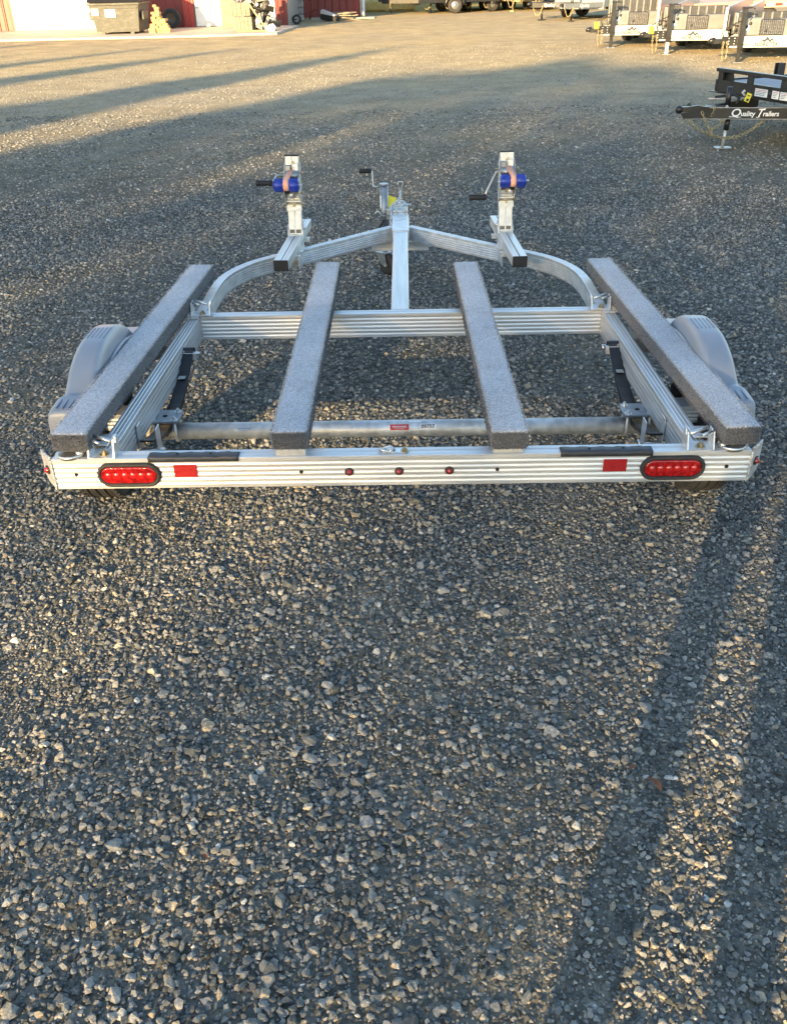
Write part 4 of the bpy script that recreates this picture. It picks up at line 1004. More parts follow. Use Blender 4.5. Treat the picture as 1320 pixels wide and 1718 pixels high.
# fenders: lofted plastic shell with stepped ends
def fender(s):
    st0 = [(.235, .330, 0), (.240, .388, 0), (.248, .399, 0), (.332, .402, 0), (.345, .408, .2), (.368, .435, .6), (.395, .476, .85), (.430, .510, 1), (.480, .538, 1), (.540, .556, 1), (.570, .561, 1), (.700, .561, 1), (.735, .556, 1), (.800, .535, 1), (.850, .505, 1), (.890, .468, .85), (.915, .430, .6), (.935, .405, .2), (.95, .400, 0), (1.030, .397, 0), (1.040, .386, 0), (1.045, .330, 0)]
    st = [(y+.062-.012*(y < .5), z_-.022 if z_ > .45 else (z_-.008 if z_ > .42 else z_+.026), k) for y, z_, k in st0]
    rows = []
    xi, xo = 1.010, 1.134
    for y, z_, k in st:
        wi = xi+.006; wo = xo+.012*(1-k)
        sk_ = .042*k+.008
        rows.append([(wi, y, min(.33, z_)), (wi, y, z_-sk_-.014*k-.006), (wi+.003, y, z_-sk_*.45-.003), (wi+.012+.004*k, y, z_), (wi+.026+.004*k, y, z_+.001*k), (wo-.034-.006*k, y, z_+.001*k), (wo-.014-.010*k, y, z_-.001), (wo-.004, y, z_-sk_*.4-.003), (wo, y, z_-sk_-.014*k-.006), (wo+.002, y, min(.325, z_))])
    m_ = len(rows[0]); vv = [(s*p[0], p[1], p[2]) for r__ in rows for p in r__]
    me = bpy.data.meshes.new('fender')
    me.from_pydata(vv, [], [(i*m_+k, i*m_+k+1, (i+1)*m_+k+1, (i+1)*m_+k) for i in range(len(rows)-1) for k in range(m_-1)])
    bm = bmesh.new(); bm.from_mesh(me); bmesh.ops.recalc_face_normals(bm, faces=bm.faces); bm.to_mesh(me); bm.free()
    me.polygons.foreach_set('use_smooth', [True]*len(me.polygons)); me.materials.append(FENDER)
    o = bpy.data.objects.new('fender', me); link(o, BT)
    so_ = o.modifiers.new('thick', 'SOLIDIFY'); so_.thickness = .004; so_.offset = -1
    sb = o.modifiers.new('sub', 'SUBSURF'); sb.levels = 2; sb.render_levels = 2
    GR = mat_groove
    for k in range(6):
        x = 1.040+.0142*k
        MB().box(s*x-.0014, s*x+.0014, .649, .751, .5388, .5405).build('grip_groove', GR, o)
    for k in range(6):
        x = 1.035+.021*k
        if x < 1.14: MB().box(s*x-.0016, s*x+.0016, .303, .374, .426, .4290).build('grip_groove', GR, o)
    MB().tube([(s*1.012, .42+.29*(1-math.cos(t)), .35+.13*math.sin(t)) for t in [math.pi*k/18 for k in range(19)]], .007, 8).build('arch_lip', FENDER, o)
    return o
mat_groove = noisy(mat('fender_groove', rough=.6), (.20, .22, .255), .05, (9, 9, 9))
fl = fender(-1); fender(1)
MB().box(-1.125, -1.120, .500, .502, .45, .458).build('scuff_mark', WHITEPR, fl)
for s in (-1, 1):
    for y in (.40, 1.03):
        mb = MB(); mb.sweep(ribbed(.075, .06, 3, 4, .002), [(s*.895, y, .375), (s*1.03, y, .375)] if s > 0 else [(s*1.03, y, .375), (s*.895, y, .375)]); mb.build('fender_bracket', ALU_X, BT)

# winch stands
def winch(s):
    W = bpy.data.objects.new('winch_stand', None); link(W, BT)
    xa, xb = s*.558, s*.519; ya, yb = 1.826, 2.62
    X_ = lambda y: xa+(xb-xa)*(y-ya)/(yb-ya)
    dirv = Vector((xb-xa, yb-ya, 0)).normalized(); ang = math.atan2(-dirv.x, dirv.y)
    Mb = Matrix.Translation((xa, ya, 0)) @ Matrix.Rotation(ang, 4, 'Z')
    ln = math.hypot(xb-xa, yb-ya)
    base = MB().box(-.034, -.0022, 0, ln, .42, .470, Mb, .002).box(.0022, .034, 0, ln, .42, .470, Mb, .002).box(-.0022, .0022, 0, ln, .421, .466, Mb).build('base_tube', ALU_Y, W)
    MB().box(-.0018, .0018, .002, ln-.01, .4662, .4668, Mb).build('slot', DARKHOLE, base)
    MB().box(-.0345, .0345, -.006, 0, .4195, .4705, Mb, .002).build('end_cap', PLASTK, base)
    mb = MB()
    for yy in (.26, .34, .60): mb.box(-.05, .05, yy-.015, yy+.015, .400, .42, Mb, .001)
    # clamp plate running down the inner side onto the rail
    mb.box(-s*.0345-.002, -s*.0345+.002, .30, .50, .335, .455, Mb, .001); mb.build('clamp_bracket', ALU, W)
    # post, leaning slightly forward
    y0 = 2.285; px = X_(y0)-s*.002
    Mp = Matrix.Translation((px, y0, .470)) @ Matrix.Rotation(R(-5.0), 4, 'X') @ Matrix.Rotation(R(s*-.6), 4, 'Y')
    post = MB().box(-.0335, -.001, 0, .045, .0, .375, Mp, .002).box(.001, .0335, 0, .045, .0, .375, Mp, .002).box(-.0011, .0011, .0015, .044, .0, .375, Mp).build('post', ALU, W)
    MB().box(-.035, .035, -.002, .047, .375, .381, Mp, .001).build('post_cap', PLASTK, post)
    MB().box(-.028, -.003, -.0006, .002, .008, .026, Mp).box(.003, .028, -.0006, .002, .008, .026, Mp).build('post_opening', INNER, post)
    foot = MB()
    for q in (-1, 1): foot.prism([(-.012, -.004), (.05, -.004), (.05, .05), (.012, .05), (-.008, .022)], 'x', q*.0365-.0018, q*.0365+.0018, Mp)
    foot.box(-.0365, .0365, -.014, .05, -.0045, .0, Mp).box(-.003, .003, -.004, 0, .004, .034, Mp); foot.build('foot_bracket', ALU, W)
    MB().tube([Mp @ Vector((-s*.05, .02, .03)), Mp @ Vector((-s*.036, .02, .03))], .008, 6).build('foot_bolt', ZINC, W)
    # winch mount plates
    pm = MB()
    for q in (-1, 1):
        pm.prism([(-.004, .335), (.03, .345), (.03, .15), (.0, .135), (-.02, .150), (-.090, .215), (-.102, .250), (-.085, .275), (-.03, .30)], 'x', q*.037-.0015, q*.037+.0015, Mp)
    pm.box(-.038, .038, -.0045, -.0008, .118, .170, Mp, .001).box(-.038, .038, -.020, -.004, .165, .169, Mp).box(-.038, .038, -.026, -.004, .180, .1835, Mp)
    pm.build('winch_mount', ALU, W)
    bl_ = MB()
    bolt_c = [(0, .143, 0)]
    def fb(x, z_, m__=bl_): m__.v += []; t = MB(); t.lathe([(.0085, 0), (.0085, -.006), (.005, -.0065), (.004, -.012), (.0003, -.012)], (x, -.0045, z_), 'y', 6, False); m__.add([Mp @ Vector(v) for v in t.v], t.f)
    fb(0, .145); fb(.002, .345); fb(.005, .322)
    for zz in (.155, .205, .300):
        bl_.tube([Mp @ Vector((s*-.062 if zz > .25 else -.046, -.02, zz)), Mp @ Vector((s*.062 if zz > .25 else .056, -.02, zz))], .0045, 8)
        bl_.tube([Mp @ Vector((.047, -.02, zz)), Mp @ Vector((.054, -.02, zz))], .009, 6)
    bl_.build('bolt', BOLTY, W)
    # winch drum and body between the plates
    MB().tube([Mp @ Vector((-.034, -.028, .288)), Mp @ Vector((.034, -.028, .288))], .022, 16).box(-.033, -.005, -.03, -.003, .285, .335, Mp, .003).build('winch_drum', GSTEEL, W)
    MB().box(.0, .032, -.012, -.002, .29, .343, Mp, .002).build('winch_frame', ALU, W)
    # bow roller: two blue halves on a pin, orange strap between
    rx = s*.022; ry, rz_ = -.095, .250
    ro = MB()
    for q in (-1, 1):
        c = Mp @ Vector((rx+q*.037, ry, rz_))
        pr = [(.008, -.025), (.023, -.025), (.028, -.019), (.0305, -.008), (.0305, .008), (.028, .019), (.023, .025), (.008, .025)]
        ro.lathe(pr, c, 'x', 24)
        for k in range(8):
            a = 2*math.pi*k/8; ro.tube([c+Vector((-.02, math.cos(a)*.0290, math.sin(a)*.0290)), c+Vector((.02, math.cos(a)*.0290, math.sin(a)*.0290))], .0035, 5)
    ro.build('bow_roller', BLUE, W)
    MB().tube([Mp @ Vector((rx-.075, ry, rz_)), Mp @ Vector((rx+.078, ry, rz_))], .005, 8).build('roller_pin', ZINC, W)
    c = Vector((rx, ry, rz_)); sp = []
    vv = []; hw = .0135
    path = [(0, .034)]+[(0, 0)]
    pts = [((-.028), .312)]+[(ry+.024*math.cos(t), rz_+.024*math.sin(t)) for t in [R(95+22*k) for k in range(9)]]
    sm = MB(); n = len(pts); vv = []
    for i, (yy, zz) in enumerate(pts):
        cx_ = rx*(1 if i else .2)
        vv += [Mp @ Vector((cx_-hw, yy, zz)), Mp @ Vector((cx_+hw, yy, zz))]
    sm.add(vv, [(2*i, 2*i+1, 2*i+3, 2*i+2) for i in range(n-1)], True); st_ = sm.build('winch_strap', STRAP, W)
    so_ = st_.modifiers.new('thick', 'SOLIDIFY'); so_.thickness = .003
    MB().tube([Mp @ Vector((rx*.4+.004, -.05, .215)), Mp @ Vector((rx*.4+.004, -.05, .185))], [.016, .016], 14).build('strap_bolt_end', ALU, W)
    MB().tube([Mp @ Vector((rx-.004, ry+.01, rz_-.022)), Mp @ Vector((rx+.002, ry+.012, rz_-.040))], .010, 8).build('snap_hook', PLASTK, W)
    if s < 0:
        MB().tube([Mp @ Vector((-.04, -.03, .292)), Mp @ Vector((-.075, -.035, .290)), Mp @ Vector((-.085, -.10, .268))], .005, 8).build('crank_arm', ZINC, W)
        g0, g1 = Vector((-.090, -.105, .262)), Vector((-.168, -.108, .262))
    else:
        MB().tube([Mp @ Vector((-.04, -.03, .292)), Mp @ Vector((-.056, -.032, .288)), Mp @ Vector((-.104, -.075, .205)), Mp @ Vector((-.112, -.08, .180))], .0055, 8).build('crank_arm', STEELW, W)
        g0, g1 = Vector((-.106, -.085, .178)), Vector((-.190, -.085, .178))
    gp = [g0.lerp(g1, t) for t in (0, .03, .1, .25, .5, .75, .9, .97, 1)]
    MB().tube([Mp @ p for p in gp], [.010, .0145, .0150, .0125, .0135, .0125, .0150, .0145, .009], 14).build('crank_grip', PLASTK, W)
STEELW = noisy(mat('warm_steel', rough=.3, metal=.8), (.62, .52, .45), .1, (30, 30, 30))
winch(-1); winch(1)
# ------------------------------------------------------------------ black flatbed trailer at the right edge
QT = empty('flatbed_trailer', 'black flatbed trailer at the right edge, white lettering and yellow tag on its tongue', 'trailer', (2.70, 7.2, 0))
def W2L(p, o): return tuple(p[i]-o[i] for i in range(3))
OQ = (2.70, 7.2, 0)
def frame_matrix(a, b):
    """x along a->b (level), y left, z up, origin a"""
    a, b = Vector(a), Vector(b); d = (b-a); ln = d.length; d.normalize(); y = Vector((-d.y, d.x, 0)).normalized(); z = d.cross(y)
    M_ = Matrix((d, y, z)).transposed().to_4x4(); M_.translation = a; return M_, ln
def channel(a, b, h_, fl=.045, th=.006, par=None, name='beam', mt=BLACKP, web=-1):
    """C channel along a->b, top at z=0 of a, web on the right (web=-1) or left side"""
    M_, ln = frame_matrix(a, b); mb = MB()
    y0 = 0
    mb.box(0, ln, min(0, web*-th), max(0, web*-th), -h_, 0, M_, .001)
    yl = (web*-th, web*-fl)
    mb.box(0, ln, min(yl), max(yl), -th, 0, M_, .001); mb.box(0, ln, min(yl), max(yl), -h_, -h_+th, M_, .001)
    return mb.build(name, mt, par), M_, ln
EDGE = noisy(mat('worn_white_edge', rough=.5), (.45, .44, .42), .3, (9, 9, 9))
# near tongue member (web faces the camera)
nb, Mq, lq = channel(W2L((2.93, 7.19, .385), OQ), W2L((5.3, 6.80, .385), OQ), .102, par=QT, name='tongue_beam')
MB().box(0, lq, -.002, 0, -.003, .0012, Mq).box(0, lq, -.002, 0, -.1032, -.0995, Mq).build('paint_edge', EDGE, nb)
channel(W2L((2.93, 7.25, .385), OQ), W2L((3.75, 7.95, .385), OQ), .102, par=QT, name='tongue_beam', web=1)
cp_ = MB().prism([(-.20, .02), (-.14, .03), (-.06, .035), (.25, .045), (.25, -.045), (-.06, -.035), (-.14, -.03), (-.2, -.02)], 'z', .345, .392).prism([(-.13, .392), (-.03, .405), (.02, .395), (.05, .392), (-.1, .34)], 'y', -.028, .028)
cp_.v = [(v[0]+.23, v[1]+.015, v[2]) for v in cp_.v]; cpo = cp_.build('coupler', BLACKP, QT)
mb = MB().ball((.02, .0, .368), .038); mb.build('ball_socket', BLACKP, QT)
MB().prism([(.08, .40), (.10, .425), (.145, .44), (.12, .42), (.14, .400)], 'y', .0, .012).build('latch', BLACKP, cpo)
MB().prism([(.03, .34), (.35, .375), (.35, .31), (.14, .29), (.06, .29)], 'y', -.035, -.030).build('coupler_cheek', BLACKP, QT)
# near beam is lettered
def on_beam(x, z_, sx=1): return Mq @ Matrix.Translation((x, -.0012, z_)) @ Matrix.Rotation(R(90), 4, 'X') @ Matrix.Diagonal((sx, 1, 1, 1))
text_obj('Q', .098, on_beam(.330, -.048, 1.15), WHITEPR, 'lettering', nb, .15, bold=.0012)
text_obj('uality', .062, on_beam(.445, -.056, 1.0), WHITEPR, 'lettering', nb, .0, bold=.0012)
text_obj('T', .100, on_beam(.548, -.050, .9), WHITEPR, 'lettering', nb, .45, bold=.001)
text_obj('railers', .062, on_beam(.660, -.056, .95), WHITEPR, 'lettering', nb, .0, bold=.0012)
sw = MB().tube([(.272, -.0016, -.080), (.30, -.0016, -.084), (.34, -.0016, -.080), (.385, -.0016, -.086)], .0035, 6); sw.tube([(.538, -.0016, -.016), (.57, -.0016, -.014), (.605, -.0016, -.006)], .003, 6); sw.tube([(.525, -.0016, -.084), (.54, -.0016, -.088), (.56, -.0016, -.080)], .003, 6)
sw.v = [tuple(Mq @ Vector(v)) for v in sw.v]; sw.build('lettering_flourish', WHITEPR, nb)
# jack
jx = 3.212-OQ[0]; jy = .03
MB().tube([(jx+.012, jy, .285), (jx+.006, jy, .17)], .026, 16).build('jack_tube', BLACKP, QT)
MB().tube([(jx+.006, jy, .18), (jx-.002, jy, .012)], .0155, 14).build('jack_leg', GALV, QT)
MB().prism([(jx-.075, jy-.05), (jx+.075, jy-.05), (jx+.085, jy), (jx+.075, jy+.05), (jx-.075, jy+.05), (jx-.085, jy)], 'z', .0, .012).build('jack_foot', GSTEEL, QT)
MB().tube([(jx+.012, .12, .36), (jx+.012, .12, .55)], .026, 12).build('jack_head', BLACKP, QT)
# safety chains
mb = MB(); chain(mb, sag((.10, -.03, .29), (.42, -.02, .12), .03)+sag((.42, -.02, .12), (.88, -.03, .285), .075)[1:], .040, .0045); mb.build('safety_chain', CHAINY, QT)
mb = MB(); chain(mb, sag((.235, -.035, .35), (.33, -.05, .19), .01, 6)+sag((.33, -.05, .19), (.49, -.04, .31), .03, 8)[1:], .040, .0045); chain(mb, [(.33, -.05, .19), (.30, -.055, .16), (.36, -.06, .14), (.34, -.05, .19)], .04, .0045); mb.build('safety_chain', CHAINY, QT)
mb = MB(); chain(mb, [(.355, -.03, .395), (.345, -.04, .35), (.335, -.035, .31)], .04, .0045); mb.build('safety_chain', CHAINY, QT)
bolt(MB(), (.475, -.02, .386), .014, .012).build('bolt', EDGE, QT)
tgm = Matrix.Translation((.70, .08, .455)) @ Matrix.Rotation(R(22), 4, 'Y') @ Matrix.Rotation(R(-15), 4, 'X')
tgo = MB().box(-.026, .026, -.001, .001, -.042, .042, tgm, .0006).build('yellow_tag', YELLOW, QT)
MB().box(-.014, .010, -.0018, -.001, .012, .022, tgm).box(-.010, .016, -.0018, -.001, -.034, -.010, tgm).build('tag_print', INK, tgo)
MB().tube([(.66, .08, .52), (.64, .09, .50), (.67, .08, .47)], .012, 8).build('tag_tie', EDGE, QT)
mb = MB().tube([(.60, .10, .40), (.63, .12, .45), (.60, .2, .47), (.45, .3, .44)], .012, 8); mb.build('wiring', RUBBER, QT)
# deck: front edge runs from the far left corner towards the lower right
A = Vector((3.30, 8.0, .55)); D1 = Vector((.36, -.93, 0)).normalized(); D2 = Vector((.93, .36, 0))
FW = 2.1
def loc(v): return W2L(v, OQ)
fc, Mf, lf = channel(loc(A), loc(A+D1*FW), .115, par=QT, name='front_beam', web=-1)
MB().box(-.10, lf, -.004, .05, -.128, -.118, Mf).build('front_skirt', BLACKP, QT)
fr_ = MB().box(.0, lf, -.03, .03, .075, .108, Mf, .004).build('front_rail', BLACKP, QT)
for k, x in enumerate((.02, .47, .95, 1.45, 1.95)):
    MB().box(x, x+.07, -.012, .02, -.001, .0755, Mf, .002).build('rail_post', BLACKP, QT)
MB().prism([(.0, -.002), (.23, -.002), (.20, .073), (.0, .073)], 'y', .031, .036, Mf).build('corner_gusset', BLACKP, QT)
for (x0, x1) in ((.60, .78), (.845, .94), (.955, 1.06), (1.075, 1.3)):
    st = MB().box(x0, x1, -.0022, -.0008, -.100, -.030, Mf).build('sticker', PAPER, QT)
    for q in range(4): MB().box(x0+.012, x1-.012-.01*q, -.0032, -.0022, -.044-.014*q, -.040-.014*q, Mf).build('sticker_line', (REDSTK if q == 0 else TRIM), st)
MB().lathe([(.0004, -.0025), (.022, -.0025), (.022, -.0015)], (0, 0, 0), 'y', 14).build('round_sticker', TRIM, QT).matrix_local = Mf @ Matrix.Translation((.812, 0, -.062))
# deck boards run away along the trailer
DECK = noisy(mat('weathered_deck_board', rough=.85), (.33, .34, .36), .22, (2, 30, 10), .25)
nbd = 12; bw = (FW-.12)/nbd
for k in range(nbd):
    a = A+D1*(.06+bw*k)+D2*.03-Vector((0, 0, .012)); b = a+D2*4.2
    M_, ln = frame_matrix(loc(a), loc(b)); MB().box(0, ln, -bw+.004, -.004, -.035, 0, M_, .003).build('deck_board', DECK, QT)
for off in (0, FW):
    a = A+D1*off; M_, ln = frame_matrix(loc(a), loc(a+D2*4.3)); MB().box(0, ln, -.02, .02, -.115, -.001, M_).build('side_beam', BLACKP, QT)
    for k in range(4):
        q = a+D2*(.75+1.05*k); M2, _ = frame_matrix(loc(q), loc(q+D2)); MB().box(0, .085, -.035, -.021, -.10, .115, M2, .002).box(0, .085, .021, .035, -.10, .115, M2, .002).build('stake_pocket', BLACKP, QT)
for off in (-.13, FW+.13):
    c_ = A+D1*off+D2*2.2; wq = bpy.data.objects.new('wheel', None); link(wq, QT); wq.location = loc((c_.x, c_.y, .33)); wq.rotation_euler.z = math.atan2(D2.y, D2.x)
    MB().lathe(WL(.33, .2), (0, 0, 0), 'y', 28).build('tyre', TYRE, wq); MB().lathe([(.001, -.05), (.1, -.05), (.19, -.08), (.2, .08), (.001, .05)], (0, 0, 0), 'y', 20).build('rim', RIMW, wq)
# tongue tie between members
MB().tube([loc((3.45, 7.6, .40)), loc((3.10, 7.55, .42))], .008, 8).build('grab_bar', EDGE, QT)

# ------------------------------------------------------------------ three dump trailers with white tongues
def mk_mesh_panel():
    m_ = mat('diamond_tread_plate', rough=.35, metal=.7)
    b = m_.node_tree.nodes['Principled BSDF']
    ck = N(m_, 'ShaderNodeTexVoronoi'); ck.inputs['Scale'].default_value = 28; ck.inputs['Randomness'].default_value = .15
    L(m_, coords(m_, (1, .2, 1.6)), ck.inputs['Vector'])
    L(m_, ramp(m_, ck.outputs['Distance'], [(0, (.30, .31, .31)), (.32, (.24, .245, .25)), (.45, (.09, .09, .09))]), b.inputs['Base Color'])
    bp = N(m_, 'ShaderNodeBump'); bp.inputs['Distance'].default_value = .01; bp.inputs['Strength'].default_value = .6
    L(m_, ck.outputs['Distance'], bp.inputs['Height']); L(m_, bp.outputs[0], b.inputs['Normal']); return m_
TREAD = mk_mesh_panel()
LTG = noisy(mat('bright_toolbox_metal', rough=.4, metal=.5), (.22, .23, .235), .1, (8, 8, 8))
def dump_trailer(loc_, rz, label, w_=1.15, tall=.62, jack_dark=True, ylw=False):
    T = empty('dump_trailer', label, 'trailer', loc_, R(rz), 'dump trailers with white lettered tongues')
    # near tongue beam: white, tapered end; lettered
    tb = MB().prism([(-.12, .24), (w_-.22, .235), (w_-.02, .30), (w_-.02, .385), (w_-.3, .41), (-.12, .42)], 'y', -.05, -.035).box(-.12, w_-.3, -.035, .02, .41, .42).box(-.12, w_-.3, -.035, .02, .24, .25).build('tongue_beam', WHITEP, T)
    M_, ln = frame_matrix((-.05, .12, .42), (1.0, 1.05, .42)); MB().box(0, ln, -.03, .03, -.17, 0, M_, .004).build('tongue_beam', WHITEP, T)
    cx_ = w_*.42
    for (dx, s_) in ((-.07, .55), (.0, 1.0), (.078, .72)):
        MB().prism([(cx_+dx-.075*s_, .325), (cx_+dx, .325+.088*s_), (cx_+dx+.075*s_, .325), (cx_+dx+.045*s_, .325), (cx_+dx+.010*s_, .325+.030*s_), (cx_+dx-.014*s_, .325+.016*s_), (cx_+dx-.03*s_, .325)], 'y', -.0525, -.0502-.0008*(dx > 0)).build('mountain_emblem', LOGO, tb)
    text_rear('NORDTEK', .088, cx_, -.0525, .284, LOGO, 'lettering', tb, bold=.0025)
    MB().box(.10, .20, -.0525, -.0502, .278, .292).box(.13, .25, -.0525, -.0502, .284, .288).build('small_print', LOGO, tb)
    # coupler and bolt plate
    pl_ = MB().box(-.28, .0, -.062, -.051, .27, .42, None, .004).box(-.42, -.24, -.05, .06, .30, .38, None, .01).build('hitch_plate', BLACKP, T)
    mb = MB()
    for a in (-.05, -.15):
        for z_ in (.30, .345, .39): mb.lathe([(.001, -.004), (.012, -.004), (.012, 0)], (a, -.062, z_), 'y', 8)
    mb.build('bolt', ZINC, pl_)
    MB().tube([(-.38, 0, .36), (-.46, 0, .35), (-.50, 0, .33)], [.05, .045, .02], 10).build('ball_coupler', BLACKP, T)
    # jack
    MB().box(.0, .085, -.14, -.06, .22, .86, None, .006).build('jack_post', BLACKP, T)
    MB().box(.012, .073, -.13, -.07, .015, .23, None, .004).build('jack_leg', BLACKP if jack_dark else GALV, T)
    MB().box(-.05, .13, -.17, -.03, .0, .015).build('jack_foot', GSTEEL, T)
    mb = MB().box(-.01, .15, -.15, -.05, .855, .885, None, .004).tube([(.14, -.1, .87), (.20, -.1, .86), (.19, -.1, .80), (.13, -.09, .70)], .012, 6); mb.build('jack_head', BLACKP, T)
    # hoses and chains
    MB().tube([(-.16, -.06, .42), (-.20, -.07, .52), (-.12, -.07, .60), (-.02, -.07, .58)], .012, 8).tube([(-.24, -.05, .40), (-.30, -.05, .50), (-.18, -.06, .58), (0, -.07, .66)], .009, 8).build('electric_hose', RUBBER, T)
    mb = MB(); chain(mb, [(-.24, -.07, .34), (-.25, -.08, .2), (-.22, -.08, .03)], .05, .006); chain(mb, [(-.18, -.07, .34), (-.16, -.08, .2), (-.17, -.08, .05)], .05, .006); mb.build('safety_chain', CHAINY, T)
    if ylw: MB().box(-.34, -.24, -.075, -.07, .37, .50, None, .004).build('yellow_tag', YELLOW, T)
    # toolbox with tread plate, pump panel, front wall
    MB().box(.10, .42, .10, .40, .42, .70, None, .01).build('battery_box', LTG, T)
    MB().box(.40, .82, .06, .40, .421, .665, None, .01).build('toolbox', TREAD, T)
    MB().box(.83, w_, .10, .42, .42, .68, None, .01).build('pump_cover', LTG, T)
    for (a, z_) in ((.17, .56), (.23, .61), (.50, .50)): MB().lathe([(.001, -.006), (.03, -.006), (.03, 0)], (a, .10 if a < .4 else .06, z_), 'y', 12).build('cap', TRIM, T)
    MB().box(.16, .22, .095, .0995, .50, .58).build('notice', PAPER, T)
    fw_ = MB().box(.02, w_+.02, .45, .48, .42, .42+tall, None, .004).build('front_wall', TREAD, T)
    for k in range(8): MB().box(.03+k*(w_-.04)/7.4, .055+k*(w_-.04)/7.4, .43, .449, .43, .41+tall).build('wall_rib', LTG, fw_)
    RB = Matrix.Translation((0, .48, 0)) @ Matrix.Rotation(R(-25), 4, 'Z') @ Matrix.Translation((0, -.48, 0))
    MB().prism([(.50, .40), (3.6, .40), (3.6, .40+tall+.1), (.48, .40+tall)], 'x', .06, .10, RB).prism([(.48, .40), (3.6, .40), (3.6, .5+tall), (.48, .40+tall)], 'x', w_-.03, w_+.02, RB).box(.10, w_-.03, .50, 3.6, .38, .42, RB).build('dump_bed', GSTEEL, T)
    for sx in (.10, w_-.06):
        for yy in (2.2, 2.95):
            wq = bpy.data.objects.new('wheel', None); link(wq, T); wq.location = RB @ Vector((sx, yy, .33)); wq.rotation_euler.z = R(-25)
            MB().lathe(WL(.33, .2), (0, 0, 0), 'x', 24).build('tyre', TYRE, wq); MB().lathe([(.001, -.05), (.1, -.05), (.19, -.08), (.2, .08), (.001, .05)], (0, 0, 0), 'x', 18).build('rim', RIMW, wq)
    return T
dump_trailer((4.46, 19.5, 0), -1, 'white-tongued dump trailer standing farthest left of the three, wide pale tread-plate front and yellow tag', 1.12, .50, True, True)
dump_trailer((5.20, 17.68, 0), -2, 'middle one of the three white-tongued dump trailers, standing on a bare grey jack leg', 1.25, .40, False, True)
dump_trailer((6.00, 15.78, 0), -2, 'nearest white-tongued dump trailer, with black jack leg and hanging chains at the right edge', 1.25, .36)

# long trailer bed with red and white reflective tape, behind the dump trailers
PINK = noisy(mat('faded_red_bed_paint', rough=.55), (.55, .30, .20), .12, (2, 2, 2)); TAPEW = noisy(mat('white_reflective_tape', rough=.3), (.75, .72, .68), .05); TAPER = noisy(mat('red_reflective_tape', rough=.3), (.55, .03, .03), .05)
TP = empty('taped_trailer_bed', 'faded orange-red trailer bed edged with red and white reflective tape, behind the dump trailers', 'trailer', (6.2, 20.4, 0), R(-6))
MB().prism([(-.3, .60), (3.6, .72), (3.6, .86), (-.3, .74)], 'y', 0, .08).build('bed_side', PINK, TP)
MB().prism([(-.3, .742), (3.6, .862), (3.6, .85), (-.3, .73)], 'y', .085, 2.2).build('bed_deck', PINK, TP)
for k in range(22):
    x = -.25+k*.172; z_ = .632+.0308*(x+.25)
    MB().box(x, x+.155, -.004, -.001, z_, z_+.05).build('tape_piece', TAPER if k % 2 else TAPEW, TP)
MB().box(-.3, 3.6, .02, .10, .40, .50).build('bed_frame', BLACKP, TP)
for x in (1.8, 2.7):
    wq = bpy.data.objects.new('wheel', None); link(wq, TP); wq.location = (x, .2, .36)
    MB().lathe(WL(.36, .22), (0, 0, 0), 'y', 24).build('tyre', TYRE, wq); MB().lathe([(.001, -.05), (.1, -.05), (.2, -.08), (.2, .08)], (0, 0, 0), 'y', 18).build('rim', RIMW, wq)
for x in (.2, 3.2): MB().box(x, x+.1, .05, .15, 0, .62).build('support_leg', BLACKP, TP)
wb = empty('grey_truck_body', 'dark truck body standing above the middle dump trailer', 'truck', (5.6, 22.6, 0), R(-4)) if False else None

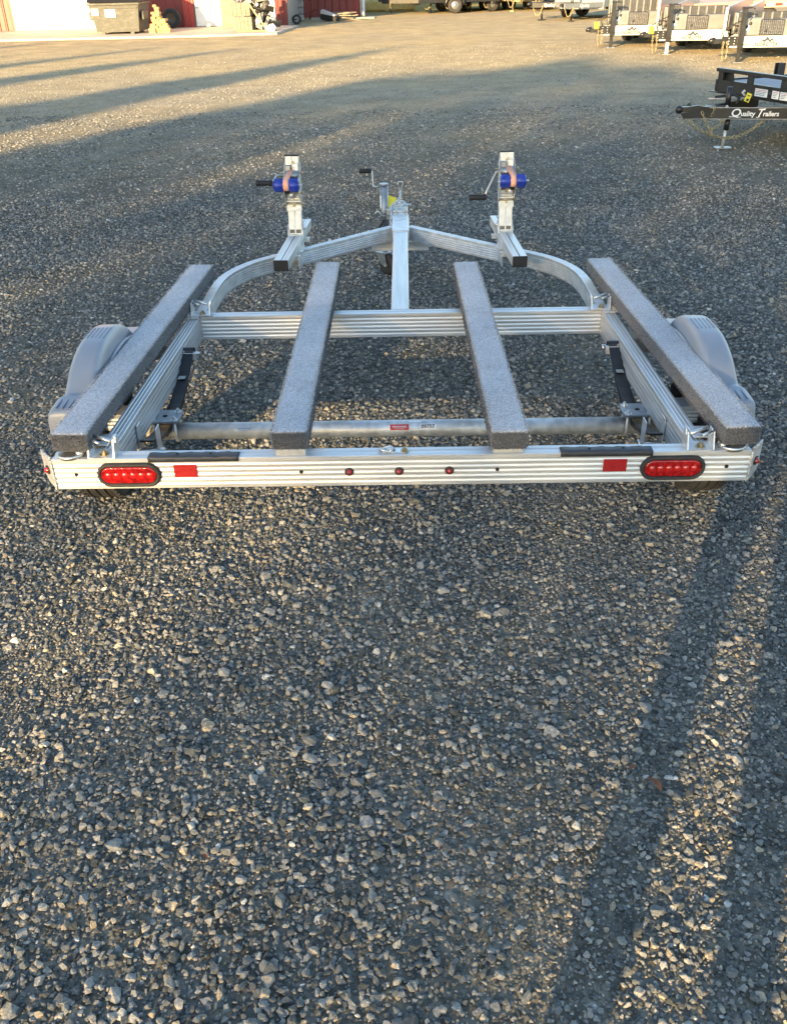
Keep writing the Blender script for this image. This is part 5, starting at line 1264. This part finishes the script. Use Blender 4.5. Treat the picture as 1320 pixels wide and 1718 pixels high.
# ------------------------------------------------------------------ row of parked trailers along the far side
def far_trailer(loc_, rz, label, kind, letter=None, col_=None):
    T = empty('utility_trailer', label, 'trailer', loc_, R(rz), 'trailers parked along the far side of the yard')
    cm = col_ or BLACKP
    for sg in (-1, 1):
        M_, ln = frame_matrix((0, sg*.04, .50), (1.25, sg*.80, .50)); MB().box(0, ln, -.03, .03, -.14, 0, M_, .003).build('tongue_beam', cm, T)
    MB().box(1.25, 1.32, -.85, .85, .30, .50).build('front_beam', cm, T)
    MB().box(1.32, 4.4, -.85, -.80, .36, .50).box(1.32, 4.4, .80, .85, .36, .50).build('side_beam', cm, T)
    MB().box(1.33, 4.4, -.79, .79, .44, .48).build('deck', GREYW, T)
    MB().tube([(-.15, 0, .46), (.05, 0, .47)], [.04, .05], 10).build('coupler', BLACKP, T)
    MB().tube([(.30, -.18, .03), (.30, -.18, .35)], .03, 10).tube([(.30, -.18, .3), (.30, -.18, .80)], .042, 10).box(.20, .40, -.25, -.11, 0, .03).build('jack', BLACKP if kind != 2 else CHAINY, T)
    mb = MB(); chain(mb, sag((.02, -.05, .42), (.28, -.24, .40), .28, 8), .06, .008); mb.build('safety_chain', CHAINY, T)
    for sg in (-1, 1):
        wq = bpy.data.objects.new('wheel', None); link(wq, T); wq.location = (2.6, sg*.98, .27)
        MB().lathe(WL(.27, .17), (0, 0, 0), 'y', 24).build('tyre', TYRE, wq); MB().lathe([(.001, -.09*sg*-1), (.05, sg*.07), (.09, sg*.05), (.15, sg*.07), (.15, -sg*.07)], (0, 0, 0), 'y', 18).build('rim', GSTEEL, wq)
        MB().tube([(2.6+.36*math.cos(t), sg*.98, .27+.36*math.sin(t)) for t in [math.pi*k/10 for k in range(11)]], .06, 6).build('fender', cm, T)
    if kind == 1:
        MB().box(1.33, 4.4, -.83, -.79, .50, 1.1).box(1.33, 4.4, .79, .83, .50, 1.1).box(1.30, 1.34, -.83, .83, .50, 1.1).build('side_wall', cm, T)
    if kind == 2:
        MB().box(1.4, 3.6, -.7, .7, .50, .95, None, .05).build('load', CHAINY, T)
    if letter:
        M_, ln = frame_matrix((0, -.072, .50), (1.25, -.832, .50))
        text_obj(letter, .12, M_ @ Matrix.Translation((.72, -.034, -.075)) @ Matrix.Rotation(R(90), 4, 'X'), WHITEPR, 'lettering', T)
    return T
far_trailer((-.75, 36.9, 0), 12, 'black flatbed at the left end of the far row, next to the downspout', 1)
far_trailer((.75, 37.0, 0), 30, 'black walled trailer, second from the downspout in the far row', 1, 'Quality')
far_trailer((1.55, 37.2, 0), 58, 'black trailer with white lettering, third from the downspout in the far row', 0, 'Quality')
far_trailer((2.35, 37.3, 0), 62, 'black trailer with white lettering, fourth from the downspout in the far row', 0, 'Quality')
far_trailer((3.05, 37.2, 0), 64, 'grey trailer in the far row, directly left of the yellow-framed one', 0, None, GSTEEL)
far_trailer((3.95, 36.8, 0), 64, 'yellow-framed trailer with a load in the far row', 2, None, CHAINY)
far_trailer((4.85, 36.4, 0), 66, 'black trailer right of the yellow-framed one in the far row', 0)
far_trailer((5.65, 35.9, 0), 66, 'black walled trailer at the right end of the far row', 1)
far_trailer((4.15, 30.6, 0), 24, 'black trailer with white lettering on its tongue, standing nearer than the far row', 0, 'QualityTrailers')
far_trailer((4.95, 29.3, 0), 58, 'grey-framed trailer just left of the dump trailers', 1, 'Quality', GSTEEL)
o = MB().box(-1.1, 1.1, -.35, .35, 0, .4, None, .08).build('straw_bale_pile', noisy(mat('straw', rough=.9), (.50, .38, .14), .3, (30, 30, 30), .4)); o.location = (-.55, 39.6, 0); tag(o, 'low pale yellow straw heap behind the downspout end of the far trailers', 'straw')
